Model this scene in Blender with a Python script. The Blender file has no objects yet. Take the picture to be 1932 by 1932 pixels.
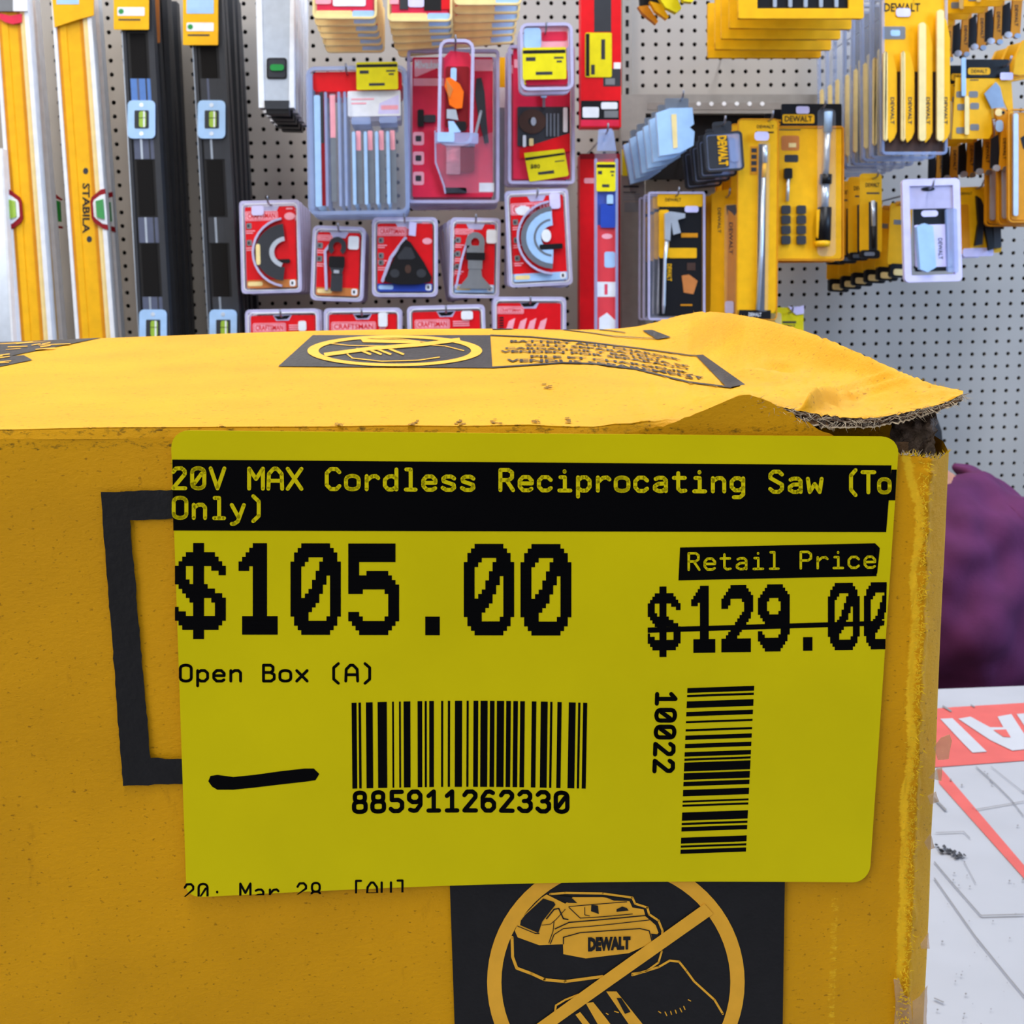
import bpy, bmesh, math, random
from mathutils import Vector, Matrix
from mathutils.bvhtree import BVHTree
random.seed(7)
# ------------------------------------------------------------------ camera, world, lights, exposure
F = 2200.0                       # focal length in pixels of the 1932 px frame
ZC = 1.216                       # camera height; counter top is at 0.95
CAM = Vector((0, 0, ZC))
PITCH, YAW, ROLL = 9.45, 3.5, 1.02
RM = (Matrix.Rotation(math.radians(-YAW), 3, 'Z') @ Matrix.Rotation(math.radians(90 - PITCH), 3, 'X')
      @ Matrix.Rotation(math.radians(-ROLL), 3, 'Z'))
S = bpy.context.scene
C = bpy.context.collection
cd = bpy.data.cameras.new('camera'); co = bpy.data.objects.new('camera', cd); C.objects.link(co)
co.matrix_world = Matrix.Translation(CAM) @ RM.to_4x4()
cd.sensor_width = 36; cd.lens = F / 1932 * 36; cd.clip_start = 0.01
cd.dof.use_dof = True; cd.dof.focus_distance = 0.172; cd.dof.aperture_fstop = 120
S.camera = co
S.view_settings.view_transform = 'Standard'; S.view_settings.look = 'None'
S.view_settings.gamma = 1; S.view_settings.use_curve_mapping = False
S.view_settings.exposure = 0.0
w = bpy.data.worlds.new('world'); S.world = w; w.use_nodes = True
nt = w.node_tree; bg = nt.nodes['Background']
tc = nt.nodes.new('ShaderNodeTexCoord'); sx = nt.nodes.new('ShaderNodeSeparateXYZ')
rp = nt.nodes.new('ShaderNodeValToRGB')
nt.links.new(tc.outputs['Generated'], sx.inputs[0]); nt.links.new(sx.outputs['X'], rp.inputs[0])
rp.color_ramp.elements[0].position = 0.0; rp.color_ramp.elements[0].color = (0.62, 0.60, 0.60, 1)
rp.color_ramp.elements[1].position = 0.8; rp.color_ramp.elements[1].color = (0.55, 0.68, 1.0, 1)
nt.links.new(rp.outputs[0], bg.inputs[0]); bg.inputs[1].default_value = 0.38
def area(name, loc, tgt, sx_, sy_, power, col):
    l = bpy.data.lights.new(name, 'AREA'); l.shape = 'RECTANGLE'; l.size = sx_; l.size_y = sy_
    l.energy = power; l.color = col
    o = bpy.data.objects.new(name, l); C.objects.link(o); o.location = loc
    o.rotation_euler = (Vector(tgt) - Vector(loc)).to_track_quat('-Z', 'Y').to_euler()
    return o
area('ceiling_light', (-0.75, 1.55, 2.95), (-0.65, 1.75, 0), 0.3, 2.2, 44, (1.0, 0.96, 0.90))
area('ceiling_light', (0.9, 1.55, 2.95), (0.9, 1.75, 0), 0.3, 2.2, 44, (0.93, 0.96, 1.0))
area('ceiling_light', (0.0, -0.1, 2.95), (0.0, 0.1, 0), 0.3, 1.6, 22, (1.0, 0.98, 0.94))
area('window_fill_light', (2.6, 0.6, 2.0), (0.8, 2.3, 1.2), 1.2, 1.4, 58, (0.40, 0.64, 1.0))
area('window_fill_light', (-1.9, -1.2, 2.1), (-0.1, 1.4, 1.2), 1.6, 1.2, 25, (0.98, 0.97, 0.96))  # unseen fill, added to brighten the front of the box

# ------------------------------------------------------------------ pixel <-> place helpers
def ray(px, py):
    return RM @ Vector(((px - 966) / F, -(py - 966) / F, -1))
def at(px, py, Y):
    d = ray(px, py); return CAM + d * (Y / d.y)
def atz(px, py, z):
    d = ray(px, py); return CAM + d * ((z - ZC) / d.z)

# ------------------------------------------------------------------ materials
def lin(c):
    return tuple(((v / 255) / 12.92 if v / 255 <= .04045 else ((v / 255 + .055) / 1.055) ** 2.4) for v in c)
PAL = {  # name: rgb, rough, metallic, alpha
 'yellow': ((240,178,8), .45, 0, 1), 'lemon': ((228,214,10), .5, 0, 1), 'amber': ((214,140,10), .5, 0, 1),
 'black': ((20,20,24), .4, 0, 1), 'char': ((52,54,60), .45, 0, 1), 'grey': ((120,122,126), .5, 0, 1),
 'red': ((222,14,26), .4, 0, 1), 'crimson': ((222,40,74), .4, 0, 1), 'dkred': ((140,10,26), .5, 0, 1),
 'white': ((232,234,240), .5, 0, 1), 'cream': ((238,214,150), .5, 0, 1), 'pink': ((246,168,182), .5, 0, 1),
 'rim': ((186,182,216), .25, 0, 1), 'clear': ((205,215,240), .12, 0, .07), 'clear2': ((170,190,235), .15, 0, .45),
 'silver': ((205,215,230), .28, .6, 1), 'steel': ((150,160,175), .3, .8, 1), 'blue': ((40,70,170), .4, 0, 1),
 'ltblue': ((165,200,240), .35, 0, 1), 'orange': ((242,108,10), .4, 0, 1), 'tan': ((196,120,60), .6, 0, 1),
 'green': ((20,140,60), .3, 0, 1), 'lime': ((150,185,50), .3, 0, 1), 'brown': ((70,48,40), .6, 0, 1),
 'wire': ((150,150,160), .3, .9, 1), 'lavender': ((214,208,250), .5, 0, 1), 'grayboard': ((140,134,130), .8, 0, 1),
 'vialgreen': ((16,60,24), .3, 0, 1), 'plate': ((84,90,112), .35, 0, 1), 'plateblue': ((84,124,190), .35, 0, 1), 'wood': ((186,138,72), .6, 0, 1),
}
MATS = {}
def principled(name, rgb, rough=.5, metal=0, alpha=1, var=.06, scale=60, bump=0, bscale=400):
    m = bpy.data.materials.new(name); m.use_nodes = True
    n = m.node_tree.nodes; l = m.node_tree.links; p = n['Principled BSDF']
    r, g, b = lin(rgb)
    tcn = n.new('ShaderNodeTexCoord'); no = n.new('ShaderNodeTexNoise'); no.inputs['Scale'].default_value = scale
    no.inputs['Detail'].default_value = 3
    l.new(tcn.outputs['Object'], no.inputs['Vector'])
    ra = n.new('ShaderNodeValToRGB'); l.new(no.outputs['Fac'], ra.inputs[0])
    ra.color_ramp.elements[0].position = .3; ra.color_ramp.elements[1].position = .7
    ra.color_ramp.elements[0].color = (r*(1-var), g*(1-var), b*(1-var), 1)
    ra.color_ramp.elements[1].color = (min(1,r*(1+var)), min(1,g*(1+var)), min(1,b*(1+var)), 1)
    l.new(ra.outputs[0], p.inputs['Base Color'])
    p.inputs['Roughness'].default_value = rough; p.inputs['Metallic'].default_value = metal
    p.inputs['Alpha'].default_value = alpha
    p.inputs['Specular IOR Level'].default_value = .25 if alpha == 1 and rough > .3 else .5
    if bump:
        nb = n.new('ShaderNodeTexNoise'); nb.inputs['Scale'].default_value = bscale; nb.inputs['Detail'].default_value = 6
        l.new(tcn.outputs['Object'], nb.inputs['Vector'])
        bu = n.new('ShaderNodeBump'); bu.inputs['Strength'].default_value = bump; bu.inputs['Distance'].default_value = .001
        l.new(nb.outputs['Fac'], bu.inputs['Height']); l.new(bu.outputs[0], p.inputs['Normal'])
    MATS[name] = m; return m
def M(name):
    if name in MATS: return MATS[name]
    rgb, ro, me, al = PAL[name]
    return principled(name, rgb, ro, me, al)

# ------------------------------------------------------------------ mesh building
class MB:
    def __init__(s, origin=(0, 0, 0)):
        s.v = []; s.f = []; s.m = []; s.sm = []; s.o = Vector(origin)
    def add(s, vs, fs, mat, smooth=False):
        b = len(s.v); s.v += [tuple(v) for v in vs]
        for f in fs:
            s.f.append(tuple(b + i for i in f)); s.m.append(mat); s.sm.append(smooth)
    def extrude(s, ring, mat, d0, d1):
        """ring: world points (front outline); thickness along +Y from d0 to d1 (metres)."""
        n = len(ring); a = [Vector(p) + Vector((0, d0, 0)) for p in ring]; b = [Vector(p) + Vector((0, d1, 0)) for p in ring]
        fs = [tuple(range(n)), tuple(reversed(range(n, 2*n)))] + [(i, i+n, (i+1) % n + n, (i+1) % n) for i in range(n)]
        s.add(a + b, fs, mat)
    def box(s, lo, hi, mat):
        x0, y0, z0 = lo; x1, y1, z1 = hi
        v = [(x0,y0,z0),(x1,y0,z0),(x1,y1,z0),(x0,y1,z0),(x0,y0,z1),(x1,y0,z1),(x1,y1,z1),(x0,y1,z1)]
        s.add(v, [(0,3,2,1),(4,5,6,7),(0,1,5,4),(1,2,6,5),(2,3,7,6),(3,0,4,7)], mat)
    def tube(s, pts, r, mat, n=8):
        pts = [Vector(p) for p in pts]; vs = []; fs = []
        for i, p in enumerate(pts):
            t = (pts[min(i+1, len(pts)-1)] - pts[max(i-1, 0)]).normalized()
            a = t.orthogonal().normalized(); 
            if i: a = (pa - t * pa.dot(t)).normalized()
            pa = a; b = t.cross(a); rr = r[i] if isinstance(r, (list, tuple)) else r
            vs += [p + (a*math.cos(k*2*math.pi/n) + b*math.sin(k*2*math.pi/n))*rr for k in range(n)]
        for i in range(len(pts)-1):
            fs += [(i*n+k, i*n+(k+1) % n, (i+1)*n+(k+1) % n, (i+1)*n+k) for k in range(n)]
        fs += [tuple(reversed(range(n))), tuple(range((len(pts)-1)*n, len(pts)*n))]
        s.add(vs, fs, mat, True)
    def build(s, name, parent=None, recalc=True):
        me = bpy.data.meshes.new(name); o_ = s.o
        me.from_pydata([tuple(Vector(v) - o_) for v in s.v], [], s.f)
        names = []
        for x in s.m:
            if x not in names: names.append(x)
        for x in names: me.materials.append(M(x))
        for i, p in enumerate(me.polygons):
            p.material_index = names.index(s.m[i]); p.use_smooth = s.sm[i]
        me.update()
        if recalc:
            bm = bmesh.new(); bm.from_mesh(me); bmesh.ops.recalc_face_normals(bm, faces=bm.faces); bm.to_mesh(me); bm.free()
        o = bpy.data.objects.new(name, me); C.objects.link(o)
        if parent: o.parent = parent
        else: o.location = o_
        return o
def empty(name, loc, label, cat, group=None):
    o = bpy.data.objects.new(name, None); C.objects.link(o); o.location = loc
    o.empty_display_size = .02; tag(o, label, cat, group); return o
def tag(o, label, cat, group=None):
    o['label'] = label; o['category'] = cat
    if group: o['group'] = group
    return o
def struct(o): o['kind'] = 'structure'; return o

_tcache = {}
def textpolys(txt, bold=.0, shear=0):
    """outline font text as flat polygons, in a unit box (0..1 x, 0..1 y up)"""
    k = (txt, bold, shear)
    if k in _tcache: return _tcache[k]
    cu = bpy.data.curves.new('t', 'FONT'); cu.body = txt; cu.offset = bold; cu.shear = shear; cu.resolution_u = 2
    ob = bpy.data.objects.new('t', cu); C.objects.link(ob)
    dg = bpy.context.evaluated_depsgraph_get(); dg.update()
    me = ob.evaluated_get(dg).to_mesh()
    vs = [(v.co.x, v.co.y) for v in me.vertices]; fs = [tuple(p.vertices) for p in me.polygons]
    ob.evaluated_get(dg).to_mesh_clear(); bpy.data.objects.remove(ob); bpy.data.curves.remove(cu)
    x0 = min(v[0] for v in vs); x1 = max(v[0] for v in vs); y0 = min(v[1] for v in vs); y1 = max(v[1] for v in vs)
    vs = [((a-x0)/(x1-x0), (b-y0)/(y1-y0)) for a, b in vs]
    _tcache[k] = (vs, fs); return vs, fs

def stroke(pts, wd, closed=False, caps=True):
    """2-D polyline -> list of polygons (overlapping ribbon pieces with round joints)"""
    out = []; P = list(pts) + ([pts[0]] if closed else [])
    for (ax, ay), (bx, by) in zip(P, P[1:]):
        dx, dy = bx-ax, by-ay; L = math.hypot(dx, dy) or 1; nx, ny = -dy/L*wd/2, dx/L*wd/2
        out.append([(ax+nx, ay+ny), (bx+nx, by+ny), (bx-nx, by-ny), (ax-nx, ay-ny)])
    if caps:
        for x, y in P: out.append([(x+wd/2*math.cos(k*math.pi/4), y+wd/2*math.sin(k*math.pi/4)) for k in range(8)])
    return out
def rrect(x0, y0, x1, y1, r=0, n=3):
    if r <= 0: return [(x0,y0),(x1,y0),(x1,y1),(x0,y1)]
    o = []
    for cx, cy, a in ((x1-r,y0+r,-90),(x1-r,y1-r,0),(x0+r,y1-r,90),(x0+r,y0+r,180)):
        for k in range(n+1):
            t = math.radians(a + 90*k/n); o.append((cx+r*math.cos(t), cy+r*math.sin(t)))
    return o
def arc(cx, cy, rx, ry, a0, a1, n=16):
    return [(cx+rx*math.cos(math.radians(a0+(a1-a0)*k/n)), cy+ry*math.sin(math.radians(a0+(a1-a0)*k/n))) for k in range(n+1)]
# ------------------------------------------------------------------ the room
WALL = 2.36
principled('pegboard', (168,162,156), .55, 0, 1, .05, 8, .15, 250)
principled('void', (16,14,14), .9)
principled('floor_tile', (150,142,132), .5, 0, 1, .1, 5)
principled('metal_post', (150,146,142), .45, .2)
def peg_wall():
    h = at(1213, 58, WALL); p = .0254; R = .0042
    x0, x1, z0, z1 = at(0, 300, WALL).x - .9, at(1932, 300, WALL).x + .6, 0.12, 1.98
    i0, i1 = int((x0-h.x)/p), int((x1-h.x)/p); j0, j1 = int((z0-h.z)/p), int((z1-h.z)/p)
    vid = {}; V = []; Fs = []
    def vert(a, b, c):
        k = (a, b)
        if k not in vid: vid[k] = len(V); V.append(c)
        return vid[k]
    for i in range(i0, i1):
        for j in range(j0, j1):
            cx, cz = h.x + i*p, h.z + j*p
            sq = [(1,0),(1,1),(0,1),(-1,1),(-1,0),(-1,-1),(0,-1),(1,-1)]
            oi = [vert(2*i+a, 2*j+b, (cx+a*p/2, WALL, cz+b*p/2)) for a, b in sq]
            hi = []; hb = []
            for a, b in sq:
                L = math.hypot(a, b); hi.append(len(V)); V.append((cx+a/L*R, WALL, cz+b/L*R))
            for a, b in sq:
                L = math.hypot(a, b); hb.append(len(V)); V.append((cx+a/L*R, WALL+.006, cz+b/L*R))
            for k in range(8):
                q = (k+1) % 8
                Fs.append((oi[k], oi[q], hi[q], hi[k])); Fs.append((hi[k], hi[q], hb[q], hb[k]))
    mb = MB(); mb.add(V, Fs, 'pegboard')
    mb.box((x0-.1, WALL+.0065, 0), (x1+.1, WALL+.03, 2.1), 'void')
    struct(mb.build('wall_back', recalc=False))
peg_wall()
mb = MB(); mb.box((-2.6, -1.2, -.05), (2.8, WALL+.05, 0), 'floor_tile'); struct(mb.build('floor'))
# seam post between two panels of the pegboard
a = at(1183, 90, WALL-.012)
mb = MB(); mb.box((a.x-.009, WALL-.014, .12), (a.x+.009, WALL-.0005, 1.95), 'metal_post')
for k in range(70):
    mb.box((a.x-.003, WALL-.0146, .14+k*.025), (a.x+.003, WALL-.0139, .152+k*.025), 'void')
struct(mb.build('trim_1'))
# counter with printed mat
principled('counter_top', (160,162,170), .35, 0, 1, .05, 20)
principled('counter_side', (120,110,100), .5)
principled('mat_red', (190,84,80), .45, 0, 1, .06, 60)
principled('mat_white', (172,174,182), .4, 0, 1, .04, 40)
principled('mat_grime', (118,116,118), .6)
CT = .95
fe = atz(1850, 1297, CT).y
ctr = empty('counter', (0.3, .5, 0), 'white topped shop counter with a red-printed surface behind the box', 'counter')
mb = MB(ctr.location); mb.box((-1.1, -.25, CT-.03), (1.6, fe, CT), 'counter_top'); mb.build('counter_top', ctr)
mb = MB(ctr.location); mb.box((-1.05, -.15, 0), (1.55, fe-.04, CT-.03), 'counter_side'); mb.build('cabinet', ctr)
mb = MB(ctr.location)
def cpoly(pts, mat, e=.0006):
    mb.add([atz(x, y, CT + e) for x, y in pts], [tuple(range(len(pts)))], mat)
cpoly([(1720,1340),(1800,1334),(1932,1326),(2060,1320),(2100,1425),(1932,1435),(1772,1447),(1700,1450)], 'mat_red', .0004)
cpoly([(1768,1452),(1778,1452),(1932,1632),(2000,1712),(1990,1722),(1932,1657),(1772,1478)], 'mat_red', .0004)
cpoly([(1774,1356),(1797,1355),(1862,1418),(1835,1420),(1818,1403)], 'mat_white', .0008)
# the letter seen from behind: A with its counter
cpoly([(1808,1356),(1831,1352),(1868,1372),(1893,1372),(1882,1352),(1908,1347),(1932,1384),(1950,1412),(1910,1416),(1868,1396)], 'mat_white', .0008)
cpoly([(1874,1377),(1898,1376),(1907,1391),(1893,1390)], 'mat_red', .0011)
cpoly([(1918,1347),(1960,1344),(2010,1410),(1985,1412),(1940,1380)], 'mat_white', .0008)
mb.build('printed_mat', ctr)
mb = MB(ctr.location); random.seed(3)
for pts, wd in (([(1842,1446),(1880,1480),(1908,1510),(1932,1538)],1.6),([(1870,1446),(1932,1496)],.8),([(1840,1527),(1932,1512)],1.2),
                ([(1765,1570),(1818,1568),(1830,1582)],1.2),([(1762,1625),(1800,1670),(1850,1727),(1932,1724)],2.0),
                ([(1762,1655),(1840,1765),(1905,1845),(1932,1880)],2.2),([(1832,1330),(1838,1334)],2),([(1778,1332),(1795,1342)],3.2),
                ([(1762,1505),(1785,1528)],4),([(1762,1882),(1780,1890)],2.4),([(1818,1625),(1840,1665)],1)):
    for q in stroke([(x + random.uniform(-1,1), y + random.uniform(-1,1)) for x, y in pts], wd, caps=False): cpoly(q, 'mat_grime', .001)
for k in range(46):
    x, y = random.uniform(1768,1932), random.uniform(1450,1932); r = random.uniform(.8,2.6)
    cpoly([(x-r,y),(x,y-r*.8),(x+r,y),(x,y+r)], 'mat_grime', .0012)
for k in range(26):
    x = 1766+k*2.2; y = 1595+.4*(x-1766)+random.uniform(-5,6); r = random.uniform(2,5)
    cpoly([(x-r,y),(x,y-r*.8),(x+r,y+1),(x,y+r)], 'char', .0013)
o = mb.build('scuff_marks', ctr); o['kind'] = 'stuff'
# ------------------------------------------------------------------ the torn yellow carton
YF = .166
def cardboard(name, rgb, dark=.72):
    m = bpy.data.materials.new(name); m.use_nodes = True; n = m.node_tree.nodes; l = m.node_tree.links
    p = n['Principled BSDF']; p.inputs['Roughness'].default_value = .55; p.inputs['Specular IOR Level'].default_value = .18
    tcn = n.new('ShaderNodeTexCoord')
    base = lin(rgb)
    a = n.new('ShaderNodeTexNoise'); a.inputs['Scale'].default_value = 35; a.inputs['Detail'].default_value = 5
    l.new(tcn.outputs['Object'], a.inputs['Vector'])
    r = n.new('ShaderNodeValToRGB'); l.new(a.outputs['Fac'], r.inputs[0])
    r.color_ramp.elements[0].position = .3; r.color_ramp.elements[1].position = .72
    r.color_ramp.elements[0].color = (*[c*.88 for c in base], 1); r.color_ramp.elements[1].color = (*[min(1, c*1.1) for c in base], 1)
    # dark pits / worn specks
    v = n.new('ShaderNodeTexNoise'); v.inputs['Scale'].default_value = 1100; v.inputs['Detail'].default_value = 2
    mp = n.new('ShaderNodeMapping'); mp.inputs['Scale'].default_value = (1, 1, 1.6); l.new(tcn.outputs['Object'], mp.inputs[0])
    l.new(mp.outputs[0], v.inputs['Vector'])
    r2 = n.new('ShaderNodeValToRGB'); l.new(v.outputs['Fac'], r2.inputs[0])
    r2.color_ramp.elements[0].position = .27; r2.color_ramp.elements[0].color = (.45,.40,.35,1)
    r2.color_ramp.elements[1].position = .36; r2.color_ramp.elements[1].color = (1,1,1,1)
    mx = n.new('ShaderNodeMix'); mx.data_type = 'RGBA'; mx.blend_type = 'MULTIPLY'; mx.inputs[0].default_value = .75
    l.new(r.outputs[0], mx.inputs[6]); l.new(r2.outputs[0], mx.inputs[7])
    # larger rubbed streaks
    w_ = n.new('ShaderNodeTexNoise'); w_.inputs['Scale'].default_value = 240; w_.inputs['Detail'].default_value = 8
    w_.inputs['Roughness'].default_value = .75
    mp2 = n.new('ShaderNodeMapping'); mp2.inputs['Scale'].default_value = (1, 1, .35); l.new(tcn.outputs['Object'], mp2.inputs[0])
    l.new(mp2.outputs[0], w_.inputs['Vector'])
    r3 = n.new('ShaderNodeValToRGB'); l.new(w_.outputs['Fac'], r3.inputs[0])
    r3.color_ramp.elements[0].position = .25; r3.color_ramp.elements[0].color = (dark,dark*.95,dark,1)
    r3.color_ramp.elements[1].position = .40; r3.color_ramp.elements[1].color = (1,1,1,1)
    mx2 = n.new('ShaderNodeMix'); mx2.data_type = 'RGBA'; mx2.blend_type = 'MULTIPLY'; mx2.inputs[0].default_value = .8
    l.new(mx.outputs[2], mx2.inputs[6]); l.new(r3.outputs[0], mx2.inputs[7]); 
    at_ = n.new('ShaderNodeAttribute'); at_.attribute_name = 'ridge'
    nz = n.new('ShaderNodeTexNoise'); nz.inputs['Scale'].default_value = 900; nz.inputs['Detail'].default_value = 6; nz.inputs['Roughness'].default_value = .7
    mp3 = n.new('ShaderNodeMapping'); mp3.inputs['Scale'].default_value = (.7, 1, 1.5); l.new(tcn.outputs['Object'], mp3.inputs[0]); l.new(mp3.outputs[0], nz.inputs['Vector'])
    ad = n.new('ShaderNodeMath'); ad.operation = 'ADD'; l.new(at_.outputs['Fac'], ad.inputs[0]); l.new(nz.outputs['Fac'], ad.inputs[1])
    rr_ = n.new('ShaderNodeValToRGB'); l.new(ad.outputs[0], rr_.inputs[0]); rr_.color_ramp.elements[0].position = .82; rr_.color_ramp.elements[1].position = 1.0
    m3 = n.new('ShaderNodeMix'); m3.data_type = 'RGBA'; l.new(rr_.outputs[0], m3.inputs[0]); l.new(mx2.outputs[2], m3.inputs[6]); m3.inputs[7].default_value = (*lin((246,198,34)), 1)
    at2 = n.new('ShaderNodeAttribute'); at2.attribute_name = 'wear'
    ad2 = n.new('ShaderNodeMath'); ad2.operation = 'ADD'; l.new(at2.outputs['Fac'], ad2.inputs[0]); l.new(nz.outputs['Fac'], ad2.inputs[1])
    r4 = n.new('ShaderNodeValToRGB'); l.new(ad2.outputs[0], r4.inputs[0]); r4.color_ramp.elements[0].position = .85; r4.color_ramp.elements[1].position = 1.2
    m4 = n.new('ShaderNodeMix'); m4.data_type = 'RGBA'; l.new(r4.outputs[0], m4.inputs[0]); l.new(m3.outputs[2], m4.inputs[6]); m4.inputs[7].default_value = (*lin((110,84,10)), 1)
    l.new(m4.outputs[2], p.inputs['Base Color'])
    b = n.new('ShaderNodeTexNoise'); b.inputs['Scale'].default_value = 900; b.inputs['Detail'].default_value = 8
    b.inputs['Roughness'].default_value = .7
    l.new(mp.outputs[0], b.inputs['Vector'])
    bu = n.new('ShaderNodeBump'); bu.inputs['Strength'].default_value = .55; bu.inputs['Distance'].default_value = .0004
    l.new(b.outputs['Fac'], bu.inputs['Height']); l.new(bu.outputs[0], p.inputs['Normal'])
    MATS[name] = m
cardboard('carton_yellow', (224,162,2))
cardboard('ridge_yellow', (246,200,30), .6)
principled('carton_print', (24,24,27), .6, 0, 1, .12, 300, .2, 900)
principled('top_print', (42,40,44), .45, 0, 1, .2, 200, .3, 900)
principled('print_line', (238,176,50), .6, 0, 1, .06, 300)
principled('stain', (120,86,22), .8, 0, 1, .2, 900)
principled('kraft', (120,92,66), .85, 0, 1, .25, 500, .8, 900)
principled('torn_fibre', (206,188,160), .9, 0, 1, .3, 700, .8, 1500)
principled('torn_grey', (120,104,92), .95, 0, 1, .45, 500, 1, 1500)
principled('sticker_yellow', (218,203,0), .5, 0, 1, .05, 40)
principled('ink', (3,3,5), .5, 0, 1, .1, 100); MATS['ink'].node_tree.nodes['Principled BSDF'].inputs['Specular IOR Level'].default_value = .06
MATS['sticker_yellow'].node_tree.nodes['Principled BSDF'].inputs['Specular IOR Level'].default_value = .12
principled('tape', (205,170,125), .2, 0, .45, .2, 300, .3, 600)
xL = at(-700, 1300, YF).x
XR = at(1729, 1400, YF).x
XS = at(1767, 1400, YF + .003).x
YB = YF + .157
box = empty('cardboard_bo', ((xL + XR)/2, YF + .08, CT), 'big yellow cardboard box with torn top corner and price sticker, on the counter', 'box')
BO = box.location
rnd = random.Random(5)
def tb(px):          # pixel height of the front panel's upper edge
    P = [(-900,830),(0,828),(300,826),(1150,824),(1215,812),(1260,800),(1300,786),(1350,765),(1385,750),(1412,743),(1440,752),(1480,772),(1520,795),(1560,818),(1600,826),(1690,830),(1696,858),(1730,860),(1770,866),(1795,850),(2000,850)]
    for (a, b), (c, d) in zip(P, P[1:]):
        if px <= c: return b + (d-b)*(px-a)/(c-a)
    return 850
from mathutils import noise
def n3(x, y, z): return noise.noise(Vector((x, y, z)))
mb = MB(BO)
cols = [xL + (at(0,1000,YF).x - xL)*k/6 for k in range(6)]
pxs = list(range(0, 1140, 24)) + list(range(1140, 1690, 10)) + [1690+1.5*k for k in range(28)]
cols += [at(p, 1000, YF).x for p in pxs]
prof = [(x, YF) for x in cols if x < XR - .0006]
for k in range(14):            # rolled, crushed corner
    t = k/13; prof.append((XR - .0006 + t*(XS-XR+.0006), YF - .0004*math.sin(min(1, t*3)*math.pi) + .0032*t**1.5))
prof += [(XS+.0003, YF+.006), (XS-.0002, YF+.015), (XS-.0005, YF+.03), (XS-.0010, YF+.06), (XS-.0015, YF+.09), (XS-.0015, YB), (xL, YB), (xL, YF)]
NR = 190; V = []; nP = len(prof)
def pxof(x, y, z):
    q = RM.transposed() @ (Vector((x, y, z)) - CAM); return 966 + F*q.x/-q.z, 966 - F*q.y/-q.z
def lerp3(a, b, t): return a+(b-a)*t**.7
def ztop(x, y):
    if y > YF + .0045:
        z0 = at(1790 if x > 0 else 0, 850, YF).z
        return lerp3(z0, at(700, 624, .325).z - .0012, max(0, min(1, (y-YF-.004)/.15))) if x > 0 or y > YF+.1 else z0
    px = 966; 
    for _ in range(5):
        z = at(px, tb(px), y).z; px = pxof(x, y, z)[0]
    return at(px, tb(px), y).z
tops = [ztop(x, y) for x, y in prof]
for r in range(NR+1):
    t = (r/NR)**1.35
    for i, (x, y) in enumerate(prof):
        z = tops[i] + (CT - tops[i])*t
        if y < YF + .02 and i < nP-4:
            e = math.exp(-((x-XR)/.0016)**2)
            y2 = y - .00055*e*(.6+.8*n3(x*500, 3, z*700)+.9*n3(x*1800, 9, z*1500)) + .0003*n3(x*70, 1, z*70)*min(1, abs(x-XR)*900)
            if r < 4 and x > at(1180, 800, YF).x: z += .0004*n3(x*2500, 8, r)
            c2 = math.exp(-((x-at(1572,1800,YF).x)/.0007)**2) * (1 if z < at(1572,1680,YF).z else 0)
            y2 -= .00025*c2*(.5+n3(x*900, 5, z*900))
            x2 = x + .0003*n3(2, 7, z*300)*e
            V.append((x2, y2, z))
        else: V.append((x, y, z))
fs = []; fl = []
for r in range(NR):
    for i in range(nP):
        j = (i+1) % nP
        xm = prof[i][0]
        zm = V[r*nP+i][2]; cxr = XR - .0009 + .0005*n3(1, 2, zm*120)
        lit = False
        (fl if lit else fs).append((r*nP+i, r*nP+j, (r+1)*nP+j, (r+1)*nP+i))
mb.add(V, fs, 'carton_yellow', True)
bidx = len(mb.f); mb.f += fl; mb.m += ['ridge_yellow']*len(fl); mb.sm += [True]*len(fl)
mb.add([(x, y, CT+.001) for x, y in prof], [tuple(range(nP))], 'kraft')
# inner lining of kraft board (seen through the tear)
mb.add([(xL+.002, YF+.0025, CT+.004), (XR-.002, YF+.0025, CT+.004), (XR-.002, YF+.0025, at(1600,840,YF).z), (xL+.002, YF+.0025, at(600,840,YF).z)], [(0,1,2,3)], 'kraft')
def fplane(px, py, e): return at(px, py, YF - e)
def fpoly(m_, pts, mat, e): m_.add([fplane(x, y, e) for x, y in pts], [tuple(range(len(pts)))], mat)
def fstroke(m_, pts, wd, mat, e, closed=False):
    for q in stroke(pts, wd, closed): fpoly(m_, q, mat, e)
# printed artwork on the front
E1, E2, E3 = .00050, .00058, .00066
def jag(pts, step=12, amp=1.2):
    out = []
    for (ax, ay), (bx, by) in zip(pts, pts[1:] + pts[:1]):
        n = max(1, int(math.hypot(bx-ax, by-ay)/step))
        out += [(ax+(bx-ax)*k/n + (rnd.uniform(-amp, amp) if k else 0), ay+(by-ay)*k/n + (rnd.uniform(-amp, amp) if k else 0)) for k in range(n)]
    return out
fpoly(mb, jag([(190,928),(340,924),(340,978),(245,981),(284,1430),(352,1432),(352,1478),(232,1483)]), 'carton_print', E1)
fpoly(mb, [(848,1650),(1481,1650),(1474,2120),(864,2120)], 'carton_print', E1)
cx, cy = 1162, 1853
ringo = arc(cx, cy, 243, 240, 0, 360, 72); ringi = arc(cx, cy, 216, 213, 0, 360, 72)
for k in range(72): fpoly(mb, [ringo[k], ringo[k+1], ringi[k+1], ringi[k]], 'print_line', E2)
def c3(*pts): return [(820 + x/2.841, 1640 + y/2.841) for x, y in pts]
bat = c3((600,135),(700,185),(740,150),(900,150),(1045,172),(1060,205),(1120,215),(1130,250),(1185,300),(1200,340),(1165,385),(1130,410),(1040,450),(810,478),(690,455),(688,402),(560,407),(445,365),(430,330),(455,270),(570,155))
fpoly(mb, bat, 'print_line', E2)
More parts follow.
